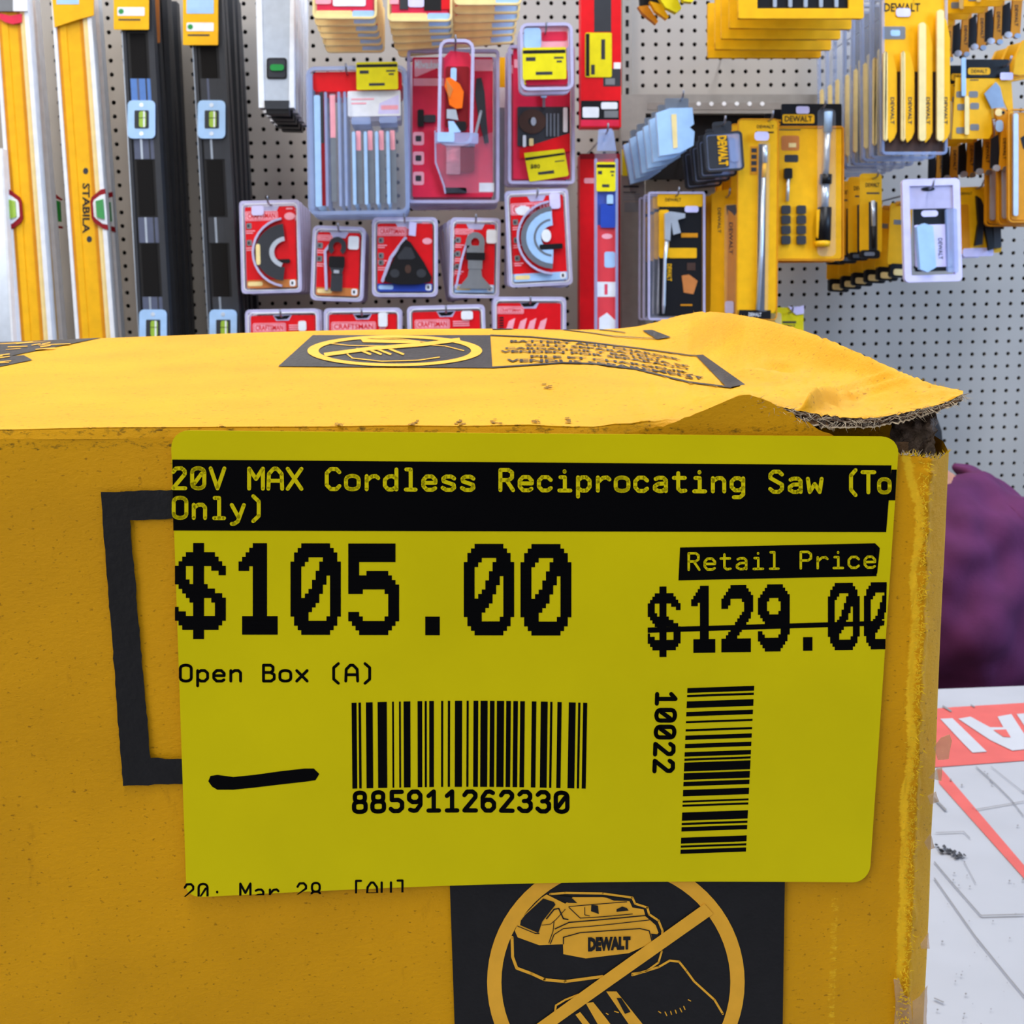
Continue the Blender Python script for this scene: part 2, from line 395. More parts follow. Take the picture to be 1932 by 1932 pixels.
for poly in (c3((582,157),(638,175),(648,190),(577,280),(556,342),(458,300),(462,275),(485,245)), c3((650,140),(730,150),(765,182),(715,180)),
             c3((915,150),(1000,152),(1040,170),(960,168)), c3((975,215),(1005,200),(1030,208),(1040,222),(975,228)), c3((840,190),(875,195),(880,240),(838,225)),
             c3((1160,345),(1205,350),(1170,388))): fpoly(mb, poly, 'carton_print', E3)
for pl, wd in ((c3((645,320),(720,285),(900,270),(1130,248),(1180,290)),2.2),(c3((690,400),(690,365),(780,340),(1100,318),(1150,330),(1165,385)),2),
               (c3((620,400),(640,350),(690,318),(900,300),(1150,272)),1.6),(c3((720,205),(780,262),(900,255),(1060,240)),1.6),
               (c3((640,280),(635,330),(612,395)),1.4),(c3((600,265),(640,215),(665,210),(690,265),(715,270)),2.4),(c3((720,200),(860,188),(1030,175)),1.5),
               (c3((575,300),(620,295),(650,270),(700,215)),1.2),(c3((445,305),(540,345),(560,345)),1.6),(c3((805,205),(805,245),(830,250)),1.4)):
    fstroke(mb, pl, wd, 'carton_print', E3)
vs, fs = textpolys('DEWALT', .07)
q = c3((822,365),(1050,360),(1050,430),(822,442))
def bil(q, u, v):
    return tuple((1-u)*(1-v)*q[3][i] + u*(1-v)*q[2][i] + u*v*q[1][i] + (1-u)*v*q[0][i] for i in (0, 1))
mb.add([fplane(*bil(q, u, v), E3+.00003) for u, v in vs], fs, 'carton_print')
for pl, wd in ((c3((620,133),(700,127),(900,130),(1060,152),(1075,185),(1140,205),(1150,242),(1200,275),(1222,330),(1215,390)),4),
               (c3((415,365),(418,470),(440,530),(520,560),(590,592),(700,602),(900,575)),5.5),
               (c3((1060,560),(1130,550),(1200,500),(1218,440)),3.5),(c3((1060,568),(1200,525),(1260,490),(1310,495),(1350,545),(1390,600),(1500,700),(1545,775)),4),
               (c3((645,770),(650,730),(700,700),(770,672)),3.5)):
    fstroke(mb, pl, wd, 'print_line', E2)
for q_ in (c3((920,655),(975,655),(1115,830),(1040,830)), c3((810,718),(850,712),(920,800),(950,840),(880,840)), c3((755,780),(780,765),(840,840),(800,840))):
    fpoly(mb, q_ , 'print_line', E2)
fpoly(mb, c3((975,690),(1000,690),(1050,765),(1020,775)), 'carton_print', E3)
for q_ in (((1200,762),(1212,770)),((1235,765),(1245,785)),((1265,762),(1270,778)),((1290,755),(1296,772)),((1315,745),(1325,765)),((1335,735),(1342,752)),((1360,700),(1372,706)),((920,772),(930,778)),((965,762),(985,768))):
    fstroke(mb, c3(*q_), 2, 'print_line', E2)
fpoly(mb, [(1329,1705),(1346,1724),(1150,1862),(1040,1940),(1020,1960),(985,1952),(1140,1840)], 'print_line', E3+.00003)
# top surface: stations across, profiles front to back (pixel height, distance)
Y7 = [.166,.1664,.1702,.200,.255,.305,.325]
ST = [(-900,[846,834,824,800,755,700,690],Y7),(-400,[840,822,813,782,730,676,664],Y7),(0,[830,812,803,765,708,657,646],Y7),(300,[828,809,800,758,700,645,634],Y7),
 (600,[826,808,798,753,694,633,624],Y7),(900,[826,806,796,750,691,632,620],Y7),(1100,[824,804,793,748,686,638,622],Y7),
 (1200,[820,802,790,750,700,652,616],Y7),(1300,[800,792,779,752,716,662,592],[.1665,.1675,.172,.195,.235,.285,.322]),
 (1350,[776,770,762,745,716,668,589],[.1668,.1675,.171,.190,.225,.265,.305]),
 (1405,[748,746,743,735,715,672,596],[.1668,.1675,.170,.188,.215,.245,.277]),
 (1480,[769,765,760,745,718,680,613],[.1668,.1675,.170,.185,.205,.225,.245]),
 (1560,[784,780,774,757,730,694,640],[.166,.167,.170,.180,.193,.207,.218]),
 (1640,[789,785,780,765,744,712,674],[.166,.1665,.169,.176,.184,.191,.197]),
 (1700,[780,777,773,763,748,724,701],[.166,.1665,.168,.172,.176,.180,.184]),
 (1750,[769,767,764,758,747,734,721],[.166,.1662,.167,.169,.171,.174,.176]),
 (1785,[759,757,755,750,743,737,731],[.166,.1662,.167,.168,.169,.170,.171]),
 (1817,[743,743,742,741,740,739,737],[.166,.1662,.1664,.1667,.167,.1673,.168])]
def crom(a, b, c, d, t): return .5*((2*b)+(-a+c)*t+(2*a-5*b+4*c-d)*t*t+(-a+3*b-3*c+d)*t**3)
def interp(xs, ys, x):
    i = 0
    while i < len(xs)-2 and x > xs[i+1]: i += 1
    t = (x-xs[i])/(xs[i+1]-xs[i]); g = lambda k: ys[max(0, min(len(ys)-1, k))]
    return crom(g(i-1), g(i), g(i+1), g(i+2), t) if 1 <= i < len(xs)-2 else g(i)+(g(i+1)-g(i))*t
sxs = [s[0] for s in ST]
fine = [-900,-650,-400,-250] + list(range(-120, 1180, 20)) + list(range(1180, 1817, 5)) + [1817]
NV = 42; TV = []
for px in fine:
    pys = [interp(sxs, [s[1][k] for s in ST], px) for k in range(7)]; Ys = [interp(sxs, [s[2][k] for s in ST], px) for k in range(7)]
    for j in range(NV+1):
        u = 6*(j/NV)**1.15; i = min(5, int(u)); t = u-i; g = lambda A, k: A[max(0, min(6, k))]
        py = crom(g(pys,i-1), g(pys,i), g(pys,i+1), g(pys,i+2), t) if i else pys[0]+(pys[1]-pys[0])*t
        Y = crom(g(Ys,i-1), g(Ys,i), g(Ys,i+1), g(Ys,i+2), t) if 0 < i < 5 else g(Ys,i)+(g(Ys,i+1)-g(Ys,i))*t
        p = at(px, py, Y); edge = 1 if px > 1220 else 0
        inn = math.sin(math.pi*j/NV)
        dz = .0004*n3(p.x*60, p.y*60, 2)*inn
        if px > 1000:  # dents and creases of the crushed corner
            k = min(1, (px-1000)/300)*inn
            dz += k*(.0009*n3(p.x*130, p.y*90, 5) + .0006*n3(p.x*380, p.y*300, 9) + .0003*abs(n3(p.x*900, p.y*500, 4)))
            dz -= .0016*math.exp(-((px-1030)/26)**2-((py-732)/9)**2)
            dz -= .0030*math.exp(-(((px-1445)-(700-py)*1.5)/36)**2-((py-694)/5)**2); dz += .0016*math.exp(-(((px-1440)-(700-py)*1.5)/40)**2-((py-706)/5)**2)
            dz += .0018*math.exp(-(((px-1595)-(740-py)*2.2)/11)**2)*inn; dz += .0012*math.exp(-(((px-1660)-(730-py)*3)/14)**2)*inn
            dz -= .0012*math.exp(-(((px-1500)-(700-py)*4)/60)**2)*inn*.5
        jit = (.0006 if px < 1750 else .0002)*n3(px*.11, 3, 1)+.0004*n3(px*.4, 5, 1) if (edge and j in (0, NV)) else 0
        TV.append(p + Vector((jit*.5 if px > 1700 else 0, (jit if j == NV else 0), dz + (jit*.7 if edge else 0))))
nf = len(fine); W1 = NV+1
tf = [(i*W1+j, (i+1)*W1+j, (i+1)*W1+j+1, i*W1+j+1) for i in range(nf-1) for j in range(NV)]
mb2 = MB(BO); mb2.add(TV, tf, 'carton_yellow', True)
# underside of the flap, a board's thickness lower
TH = .0007
TU = [p + Vector((0, .0006 if j_ % W1 == 0 else 0, -TH)) for j_, p in enumerate(TV)]
i0 = next(i for i, p in enumerate(fine) if p >= 1180)
mb2.add(TU, [f[::-1] for f in tf if f[0] >= i0*W1], 'kraft')
bvh = BVHTree.FromPolygons(TV, tf)
def tsurf(px, py, e):
    d = ray(px, py).normalized(); hit = bvh.ray_cast(CAM, d)
    if hit[0] is None:
        for k in range(1, 12):
            d = ray(px, py + k*1.5).normalized(); hit = bvh.ray_cast(CAM, d)
            if hit[0] is not None: break
    if hit[0] is None: return None
    return hit[0] + Vector((0, 0, e)) - d*.0006
def tgrid(q, nu, nv, mat, e, bow=0):
    g = []; ok = True
    for a in range(nu+1):
        for b in range(nv+1):
            x, y = bil(q, a/nu, b/nv); p = tsurf(x, y, e)
            if p is None: return
            g.append(p)
    mb2.add(g, [(a*(nv+1)+b, (a+1)*(nv+1)+b, (a+1)*(nv+1)+b+1, a*(nv+1)+b+1) for a in range(nu) for b in range(nv)], mat, True)
def tline(pts, wd, mat, e, hv=.42):
    """line drawn on the top; it keeps its width across, foreshortened in height"""
    P = []
    for (ax, ay), (bx, by) in zip(pts, pts[1:]):
        n = max(1, int(math.hypot(bx-ax, by-ay)/8)); P += [(ax+(bx-ax)*k/n, ay+(by-ay)*k/n) for k in range(n)]
    P.append(pts[-1]); L = []; R_ = []
    for i, (x, y) in enumerate(P):
        dx = P[min(i+1, len(P)-1)][0]-P[max(i-1, 0)][0]; dy = P[min(i+1, len(P)-1)][1]-P[max(i-1, 0)][1]; l_ = math.hypot(dx, dy) or 1
        nx, ny = -dy/l_*wd/2, dx/l_*wd/2*hv
        L.append(tsurf(x+nx, y+ny, e)); R_.append(tsurf(x-nx, y-ny, e))
    for i in range(len(P)-1):
        if None in (L[i], L[i+1], R_[i], R_[i+1]): continue
        mb2.add([L[i], L[i+1], R_[i+1], R_[i]], [(0,1,2,3)], mat)
tgrid([(590,633),(925,633),(929,695),(525,692)], 40, 12, 'top_print', .00012)
el = [arc(745, 664, rx, ry, 0, 360, 60) for rx, ry in ((165,29.5),(144,24.5))]
for k in range(60):
    ps = [tsurf(*p, .0003) for p in (el[0][k], el[0][k+1], el[1][k+1], el[1][k])]
    if None not in ps: mb2.add(ps, [(0,1,2,3)], 'print_line')
tline([(612,672),(700,660),(800,652),(868,643)], 16, 'print_line', .00035)
tline([(622,650),(640,645),(700,640),(760,642),(806,648),(800,652),(740,655),(660,654),(622,650)], 3, 'print_line', .0003)
tgrid([(680,641),(790,645),(795,650),(685,648)], 8, 3, 'print_line', .0003)
tline([(800,652),(840,655),(876,664)], 3, 'print_line', .0003)
tline([(655,670),(665,678),(720,684),(790,682),(830,676)], 4, 'print_line', .0003)
for a in (690,710,728,752): tline([(a-18,660),(a+10,671)], 7, 'print_line', .0003)
tline([(925,633),(1000,636),(1100,645),(1200,657),(1300,671),(1322,672)], 4.5, 'top_print', .00015)
tline([(928,694),(990,690),(1060,685),(1120,687),(1200,697),(1300,722),(1380,732)], 6, 'top_print', .00015)
tgrid([(1312,671),(1326,670),(1406,727),(1372,733)], 3, 10, 'top_print', .00016)
tline([(929,622),(1040,620),(1110,628),(1160,635),(1246,640)], 3, 'top_print', .00015)
tline([(1100,620),(1150,624),(1180,628)], 3, 'top_print', .00015)
tgrid([(1212,624),(1230,623),(1266,637),(1240,641)], 3, 4, 'top_print', .00016)
rows = ['BATTERY AND CHARGER', 'SOLD SEPARATELY', 'CARGADOR Y BATERIA SE', 'VENDEN POR SEPARADO', 'PILE ET CHARGEUR', 'VENDUS SEPAREMENT']
qt = [(946,641),(1296,677),(1356,722),(932,687)]
vr = [(.95,.86,.05,.95),(.80,.72,.13,.84),(.66,.58,.03,.95),(.53,.44,.01,.93),(.33,.24,.16,.90),(.17,.05,.05,.95)]
for t_, (v1, v0, u0, u1) in zip(rows, vr):
    vs, fs = textpolys(t_, .035)
    pts = []
    for u, v in vs:
        U = u0+(u1-u0)*u; x, y = bil(qt, U, v0+(v1-v0)*v); pts.append(tsurf(x, y - 11*math.sin(math.pi*min(1, U*1.08))*(1 if U < .93 else 0) - .5, .0002))
    for f in fs:
        if all(pts[i] is not None for i in f): mb2.add([pts[i] for i in f], [tuple(range(len(f)))], 'top_print')
for x, y, r in ((640,803,7),(785,800,10),(866,798,11),(935,797,12),(1010,796,9),(1072,794,10),(420,806,5),(300,812,6),(1033,731,9),(1255,700,10),(1300,712,8)):
    for k in range(7):
        xx, yy = x+rnd.gauss(0, r*.5), y+rnd.gauss(0, r*.3); tline([(xx-rnd.uniform(2,5),yy),(xx+rnd.uniform(2,5),yy+rnd.uniform(-1,1))], rnd.uniform(2,4), 'stain', .0001)
# scuffed dark artwork at the far left of the top
tgrid([(-60,648),(60,644),(20,672),(-60,676)], 8, 5, 'top_print', .00012)
tgrid([(60,644),(192,638),(90,658),(20,672)], 8, 5, 'top_print', .00012)
tgrid([(-60,676),(45,671),(61,680),(-60,704)], 8, 5, 'top_print', .00012)
for k in range(16):
    x = rnd.uniform(-20,110) if k < 9 else rnd.uniform(-30,0); y = rnd.uniform(648,662) if k < 9 else rnd.uniform(672,690)-.1*x*.5
    tline([(x,y),(x+rnd.uniform(14,40),y-rnd.uniform(1,4))], rnd.uniform(2,4), 'print_line', .0003)
body = mb.build('carton_body', box, recalc=False)
def attr(o, name, fn):
    a = o.data.attributes.new(name, 'FLOAT', 'POINT')
    for i, v in enumerate(o.data.vertices): a.data[i].value = fn(v.co + BO, i)
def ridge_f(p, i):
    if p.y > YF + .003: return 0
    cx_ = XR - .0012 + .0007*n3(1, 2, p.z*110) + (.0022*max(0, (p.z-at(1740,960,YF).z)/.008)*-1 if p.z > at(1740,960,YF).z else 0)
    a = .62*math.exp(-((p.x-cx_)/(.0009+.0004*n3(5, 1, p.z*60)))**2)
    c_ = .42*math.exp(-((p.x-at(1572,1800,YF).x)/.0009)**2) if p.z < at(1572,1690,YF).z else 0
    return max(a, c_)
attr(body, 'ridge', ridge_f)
zt = at(600, 826, YF).z
attr(body, 'wear', lambda p, i: .36*math.exp(-((p.z-(zt-.0003))/.0013)**2) if p.y < YF+.002 and p.x < at(1560,800,YF).x else (.3 if p.y < YF+.002 and p.z > zt+.001 else 0))
top = mb2.build('torn_top_flap', box, recalc=False)
attr(top, 'wear', lambda p, i: .32*math.exp(-((p.y-.1664)/.0015)**2) if p.x < at(1400,800,YF).x else (.12 if p.y < .2 and p.x > at(1480,780,YF).x else 0))
top['label'] = 'buckled top panel with its right corner torn loose'
# torn corrugated layers under the flap edge
mb = MB(BO)
edge = [(p, TV[i*W1]) for i, p in enumerate(fine) if p >= 1405]
prev = None; rr = random.Random(11)
for p, e in edge:
    t = (p-1405)/412; h = (.0017*math.sin(min(1, t*1.8+.12)*math.pi*.55)*(1-.75*t)+.0003)
    a = e + Vector((0, .0004, -.0001)); b = e + Vector((0, .0012+rr.uniform(-.0003,.0003), -h*.5+rr.uniform(-.0002,.0002)))
    c = e + Vector((0, .0002+rr.uniform(-.0003,.0003), -h+rr.uniform(-.00015,.00015))); d = c + Vector((0, -.0002, -.00022)); g = c + Vector((0, .02, -.0002))
    if prev: mb.add([prev[0], a, b, prev[1]], [(0,1,2,3)], 'torn_fibre' if n3(p*.045, 3, 1) > .0 else 'torn_grey'); mb.add([prev[1], b, c, prev[2]], [(0,1,2,3)], 'torn_grey' if n3(p*.06, 8, 2) > -.1 else 'kraft'); mb.add([prev[2], c, d, prev[3]], [(0,1,2,3)], 'torn_fibre'); mb.add([prev[3], d, g, prev[4]], [(0,1,2,3)], 'kraft')
    prev = (a, b, c, d, g)
mb.build('corrugated_layers', box, recalc=False)['label'] = 'ragged grey inner layers of the torn flap'
# crumpled inner wall seen in the gap
mb = MB(BO); G = []
nx, ny = 14, 14
for i in range(nx+1):
    for j in range(ny+1):
        px = 1680 + 86*i/nx + 7*n3(i*.7, j*.6, 1); py = 776 + 100*j/ny
        if i == nx: px = 1766 + 9*n3(3, j*.9, 4) - (10 if j > 5 else 0) + j*.9
        p = at(px, py, .1695 + .0022*n3(i*.45, j*.4, 2) + .003*(1-i/nx)); G.append(p)
mb.add(G, [(i*(ny+1)+j, (i+1)*(ny+1)+j, (i+1)*(ny+1)+j+1, i*(ny+1)+j+1) for i in range(nx) for j in range(ny)], 'torn_grey', True)
mb.build('inner_wall', box, recalc=False)['label'] = 'crumpled grey-brown inner layer showing in the gap'
# loose fibres
mb = MB(BO); rr = random.Random(21)
def hair(p, d, L, wd, mat):
    a = Vector(p); k = d.normalized(); m_ = a + k*L*.5 + Vector((rr.uniform(-1,1), 0, rr.uniform(-1,1)))*L*.15; b = a + k*L
    sd = Vector((k.z, 0, -k.x)).normalized()*wd
    mb.add([a-sd, a+sd, m_+sd*.6, m_-sd*.6, b], [(0,1,2,3), (3,2,4)], mat)
for k in range(320):
    p, e = rr.choice(edge); hair(e + Vector((0, -.0003, -rr.uniform(0,.0016)*(1-(p-1405)/440))), Vector((rr.uniform(-1,1), -.3, rr.uniform(-.6,.3))), rr.uniform(.0006,.0022), .00005, rr.choice(['torn_fibre','torn_fibre','torn_grey']))
rear = [TV[i*W1+NV] for i, p in enumerate(fine) if p >= 1200]
for k in range(110):
    e = rr.choice(rear); hair(e - Vector((0,0,.0003)), Vector((rr.uniform(-1,1), 0, rr.uniform(.1,1))), rr.uniform(.0005,.0011), .00004, 'ridge_yellow')
for k in range(1500):     # frayed ridge down the right corner
    z = rr.uniform(CT+.09, at(1740,870,YF).z); x = XR + rr.gauss(-.0007, .0005)
    hair((x, YF-.0010-rr.uniform(0,.0003), z), Vector((rr.uniform(-1,1), -.1, rr.uniform(-.6,.6))), rr.uniform(.0003,.0009), .00009, 'ridge_yellow')
for k in range(90):
    p = rr.uniform(1695,1790); hair(at(p, tb(p), YF - .0003), Vector((rr.uniform(-.7,.7), -.2, rr.uniform(.2,1))), rr.uniform(.0004,.0013), .00008, rr.choice(['torn_fibre','ridge_yellow']))
o = mb.build('torn_fibres', box, recalc=False); o['kind'] = 'stuff'
# remains of clear tape along the right corner
for pts in ([(1762,1412),(1776,1392),(1792,1386),(1796,1398),(1790,1432),(1770,1434)], [(1752,1468),(1768,1450),(1778,1448),(1776,1474)], [(1750,1502),(1766,1494),(1772,1512),(1756,1518)],
            [(1744,1590),(1756,1572),(1764,1600),(1752,1604)], [(1737,1782),(1752,1760),(1754,1790),(1738,1790)], [(1686,1848),(1696,1846),(1706,1878),(1718,1884),(1722,1932),(1722,2010),(1684,2010),(1690,1890)],
            [(1722,1890),(1736,1880),(1750,1860),(1746,2010),(1724,2010)]):
    m2 = MB(BO); ring = [at(x, y, YF - .0009) for x, y in jag(pts, 9, .8)]; m2.extrude(ring, 'tape', 0, .00012); m2.build('clear_tape', box)
# ------------------------------------------------------------------ the price sticker, all print in place on it
st = MB(BO); ES = .0010
def sp(px, py, e=0): # gently bowed sheet
    return at(px, py, YF - ES - e - .0002*math.sin((px-320)/1370*math.pi) )
TL, TR, BR, BL = (322,812), (1697,824), (1640,1665), (352,1694)
def quadmap(u, v):   # bilinear; v down
    x = (1-u)*(1-v)*TL[0]+u*(1-v)*TR[0]+u*v*BR[0]+(1-u)*v*BL[0]; y = (1-u)*(1-v)*TL[1]+u*(1-v)*TR[1]+u*v*BR[1]+(1-u)*v*BL[1]
    return x, y + (-14*math.sin(math.pi*u)*v if True else 0)*.9
out = []
ru, rv = .024, .038
for cu, cv, a in ((1-ru,rv,-90),(1-ru,1-rv,0),(ru,1-rv*.6,90),(ru,rv,180)):
    seg = []
    for k in range(7):
        t = math.radians(a+15*k); rr_v = rv*(.6 if a == 90 else 1)
        seg.append((cu+ru*math.cos(t), cv+rr_v*math.sin(t)))
    out.append(seg)
pts = []
for i, seg in enumerate(out):
    pts += seg; nx_ = out[(i+1) % 4][0]; a = seg[-1]
    for k in range(1, 16): pts.append((a[0]+(nx_[0]-a[0])*k/16, a[1]+(nx_[1]-a[1])*k/16))
ring = [quadmap(u, v) for u, v in pts]; n = len(ring)
# face as strips from top boundary to bottom boundary so that it can bow
us = sorted(set([round(p[0], 5) for p in pts]))
def vspan(u):
    vs_ = []
    for (a, b), (c, d) in zip(pts, pts[1:]+pts[:1]):
        if min(a, c)-1e-6 <= u <= max(a, c)+1e-6:
            vs_.append(b if abs(c-a) < 1e-6 else b+(d-b)*(u-a)/(c-a)); 
            if abs(c-a) < 1e-6: vs_.append(d)
    return min(vs_), max(vs_)
G = []
for u in us:
    lo, hi = vspan(u); G += [sp(*quadmap(u, lo)), sp(*quadmap(u, hi))]
st.add(G, [(2*i, 2*i+1, 2*i+3, 2*i+2) for i in range(len(us)-1)], 'sticker_yellow', True)
rw = [sp(*p) for p in ring]; rb = [p + Vector((0, .00018, 0)) for p in rw]
st.add(rw+rb, [(i, (i+1) % n, (i+1) % n+n, i+n) for i in range(n)], 'sticker_yellow')
# leftover height of ink layers
I1, I2 = .00004, .00008
def ipoly(pts, mat='ink', e=I1): st.add([sp(x, y, e) for x, y in pts], [tuple(range(len(pts)))], mat)
def ipoly_s(top, bot, mat='ink', e=I1):   # strip between two polylines of equal count
    G = []
    for a, b in zip(top, bot): G += [sp(*a, e), sp(*b, e)]
    st.add(G, [(2*i, 2*i+1, 2*i+3, 2*i+2) for i in range(len(top)-1)], mat)
def lerp(a, b, t): return a+(b-a)*t
def barq(tlx, tly, trx, try_, brx, bry, blx, bly, n=14, mat='ink', e=I1, bow=0):
    top = [(lerp(tlx,trx,k/n), lerp(tly,try_,k/n)-bow*math.sin(math.pi*k/n)) for k in range(n+1)]
    bot = [(lerp(blx,brx,k/n), lerp(bly,bry,k/n)-bow*math.sin(math.pi*k/n)) for k in range(n+1)]
    ipoly_s(top, bot, mat, e)
barq(325,867,1682,878,1672,1004,327,1001)
barq(1682,886,1692,886,1689,944,1674,944, 2)
# mono-spaced stroke letters; box 0..6 wide, 0..10 high (y up), descenders below 0
def o_(x0, y0, x1, y1, r=1.4):
    return [(a, b) for a, b in rrect(x0, y0, x1, y1, r, 3)]
G_ = {
 '0': [o_(.8,0,5.2,10,2)+[(5.2-2,0)], [(1.7,2.6),(4.3,7.4)]],
 '1': [[(1.2,7.6),(3.2,10),(3.2,0)], [(1.2,0),(5.2,0)]],
 '2': [[(.9,8),(1.9,9.8),(4,9.9),(5.1,8.6),(5.1,7),(.9,0),(5.3,0)]],
 '3': [[(.9,8.6),(2,10),(4,10),(5,8.6),(5,6.8),(4,5.4),(2.6,5.2)], [(4,5.4),(5.2,4),(5.2,1.6),(4,0),(2,0),(.8,1.4)]],
 '5': [[(5,10),(1.2,10),(1.2,5.8),(3.8,5.8),(5.1,4.4),(5.1,1.6),(3.8,0),(1.8,0),(.8,1.2)]],
 '6': [[(4.8,9.2),(3.6,10),(2.2,9.6),(.9,7),(.9,1.8),(2,0),(4,0),(5.2,1.6),(5.2,4),(4,5.6),(2,5.6),(.9,4)]],
 '8': [o_(1.1,5.2,4.9,10,1.6)+[(3.3,5.2)], o_(.8,0,5.2,5.2,1.6)+[(3.6,0)]],
 '9': [[(1.2,.6),(2.4,0),(3.6,.2),(5.1,3),(5.1,8.2),(4,10),(2,10),(.8,8.4),(.8,6),(2,4.6),(4,4.6),(5,6)]],
 'V': [[(.5,10),(3,0),(5.5,10)]], 'M': [[(.5,0),(.5,10),(3,4.8),(5.5,10),(5.5,0)]],
 'A': [[(.5,0),(.7,7.4),(2.4,10),(3.6,10),(5.3,7.4),(5.5,0)], [(.7,4),(5.3,4)]], 'X': [[(.5,10),(5.5,0)], [(5.5,10),(.5,0)]],
 'C': [[(5.3,8.4),(4.2,10),(2.2,10),(.7,8),(.7,2),(2.2,0),(4.2,0),(5.3,1.6)]], 'R': [[(.8,0),(.8,10),(3.8,10),(5,8.8),(5,6.2),(3.8,5),(.8,5)], [(3,5),(5.4,0)]],
 'S': [[(5.1,8.6),(4,10),(2,10),(.9,8.6),(.9,6.8),(5.1,3.6),(5.1,1.4),(4,0),(2,0),(.8,1.4)]], 'T': [[(.4,10),(5.6,10)], [(3,10),(3,0)]],
 'O': [o_(.7,0,5.3,10,2)+[(3.3,0)]], 'P': [[(.8,0),(.8,10),(4,10),(5.2,8.6),(5.2,6),(4,4.8),(.8,4.8)]],
 'B': [[(.8,0),(.8,10),(3.8,10),(4.8,8.8),(4.8,6.6),(3.8,5.4),(.8,5.4)], [(3.8,5.4),(5.3,4),(5.3,1.4),(4,0),(.8,0)]],
 'U': [[(.7,10),(.7,2),(2,0),(4,0),(5.3,2),(5.3,10)]], '(': [[(4.4,11),(2.4,8.4),(2.4,1.2),(4.4,-1.4)]], ')': [[(1.6,11),(3.6,8.4),(3.6,1.2),(1.6,-1.4)]],
 '[': [[(4.4,11),(2,11),(2,-1),(4.4,-1)]], ']': [[(1.6,11),(4,11),(4,-1),(1.6,-1)]], ':': [[(3,5.6),(3,5.2)], [(3,.6),(3,.2)]],
 'o': [o_(.7,0,5.3,6.6,1.9)+[(3,0)]], 'r': [[(1.2,0),(1.2,6.6)], [(1.2,4.2),(3,6.4),(4.6,6.6),(5.4,5.6)]], 'd': [[(5,10),(5,0)], [(5,5.4),(3.6,6.6),(2,6.4),(.8,4.8),(.8,1.8),(2,0),(3.6,0),(5,1.4)]],
 'l': [[(1.6,10),(3.2,10),(3.2,0)], [(1.4,0),(5,0)]], 'e': [[(.8,3.4),(5.2,3.4),(5.2,4.8),(4,6.6),(2,6.6),(.8,4.8),(.8,1.8),(2,0),(4.2,0),(5.1,.8)]],
 's': [[(5,5.6),(4,6.6),(2,6.6),(1,5.6),(1.2,4.2),(4.8,2.6),(5,1),(4,0),(2,0),(.8,1)]], 'c': [[(5.1,5.2),(4,6.6),(2,6.6),(.8,4.8),(.8,1.8),(2,0),(4,0),(5.1,1.2)]],
 'i': [[(1.6,6.6),(3.2,6.6),(3.2,0)], [(1.2,0),(5.2,0)], [(3.1,9.6),(3.1,9.3)]], 'p': [[(1,6.6),(1,-3)], [(1,5.2),(2.4,6.6),(4,6.6),(5.2,5),(5.2,1.8),(4,0),(2.4,0),(1,1.2)]],
 'a': [[(1.2,6),(2.2,6.6),(4,6.6),(4.9,5.4),(4.9,0)], [(4.9,3.8),(2.2,3.6),(.9,2.4),(.9,1),(2.2,0),(3.6,0),(4.9,1.2)]], 't': [[(2.4,9),(2.4,1.2),(3.4,0),(5,.3)], [(.8,6.6),(4.8,6.6)]],
 'n': [[(1,6.6),(1,0)], [(1,5),(2.6,6.6),(4.2,6.6),(5.1,5.2),(5.1,0)]], 'g': [[(5,6.6),(5,-1.4),(3.8,-2.8),(1.6,-2.8)], [(5,5.2),(3.6,6.6),(2,6.6),(.8,5),(.8,2.2),(2,.6),(3.6,.6),(5,2)]],
 'w': [[(.5,6.6),(1.2,0),(3,4),(4.8,0),(5.5,6.6)]], 'y': [[(.8,6.6),(3.2,.6)], [(5.2,6.6),(3,-1.6),(1.6,-2.8),(.8,-2.8)]], 'x': [[(.8,6.6),(5.2,0)], [(5.2,6.6),(.8,0)]],
}
def mono(txt, x0, y0, adv, hgt, wd, mat, e, slope=0, rot=False, clipx=None, clipy=None, wch=None, bow=None):
    """baseline start (x0,y0) px, advance, capital height, stroke width; rot: text runs downward"""
    sy = hgt/10; sx_ = (wch or adv*.86)/6
    for i, ch in enumerate(txt):
        for pl in G_.get(ch, []):
            P = []
            for a, b in pl:
                u = i*adv + a*sx_; v = b*sy
                if rot: x, y = x0 + v, y0 + u
                else: x, y = x0 + u, y0 - v + slope*u
                if rot: x -= slope*u
                if bow: y += bow(x)
                if clipx and x > 1600: x = 1600+(x-1600)*.83
                P.append((x, y))
            for q in stroke(P, wd):
                if clipx: q = [(min(a, clipx), b) for a, b in q]
                if clipy:
                    if min(b for a, b in q) > clipy(q[0][0]): continue
                    q = [(a, min(b, clipy(a))) for a, b in q]
                ipoly(q, mat, e)
SY = 'sticker_yellow'
mono('20V MAX Cordless Reciprocating Saw (To', 322, 921, 36.35, 38, 7.4, SY, I2, slope=.006, clipx=1692)
mono('Only)', 324, 977, 36.35, 38, 7.4, SY, I2, slope=.006)
mono('Open Box (A)', 337, 1285, 31.3, 30, 5.4, 'ink', I1)
mono('885911262330', 664, 1532, 34.6, 36, 8.2, 'ink', I1, bow=lambda x: -3*math.sin((x-664)/415*math.pi))
mono('10022', 1240, 1304, 31.8, 35, 8, 'ink', I1, rot=True, slope=.035)
cut = lambda x: 1693 - (x-350)*.0395
mono('20: Mar 28  [AU]', 345, 1702, 26.6, 34, 4.2, 'ink', I1, slope=-.008, clipy=lambda x: 1692-(x-352)*.02)
barq(1283,1033,1651,1025,1654,1087,1280,1095, 6)
ipoly([(1651,1025),(1660,1034),(1655,1082),(1645,1087)])
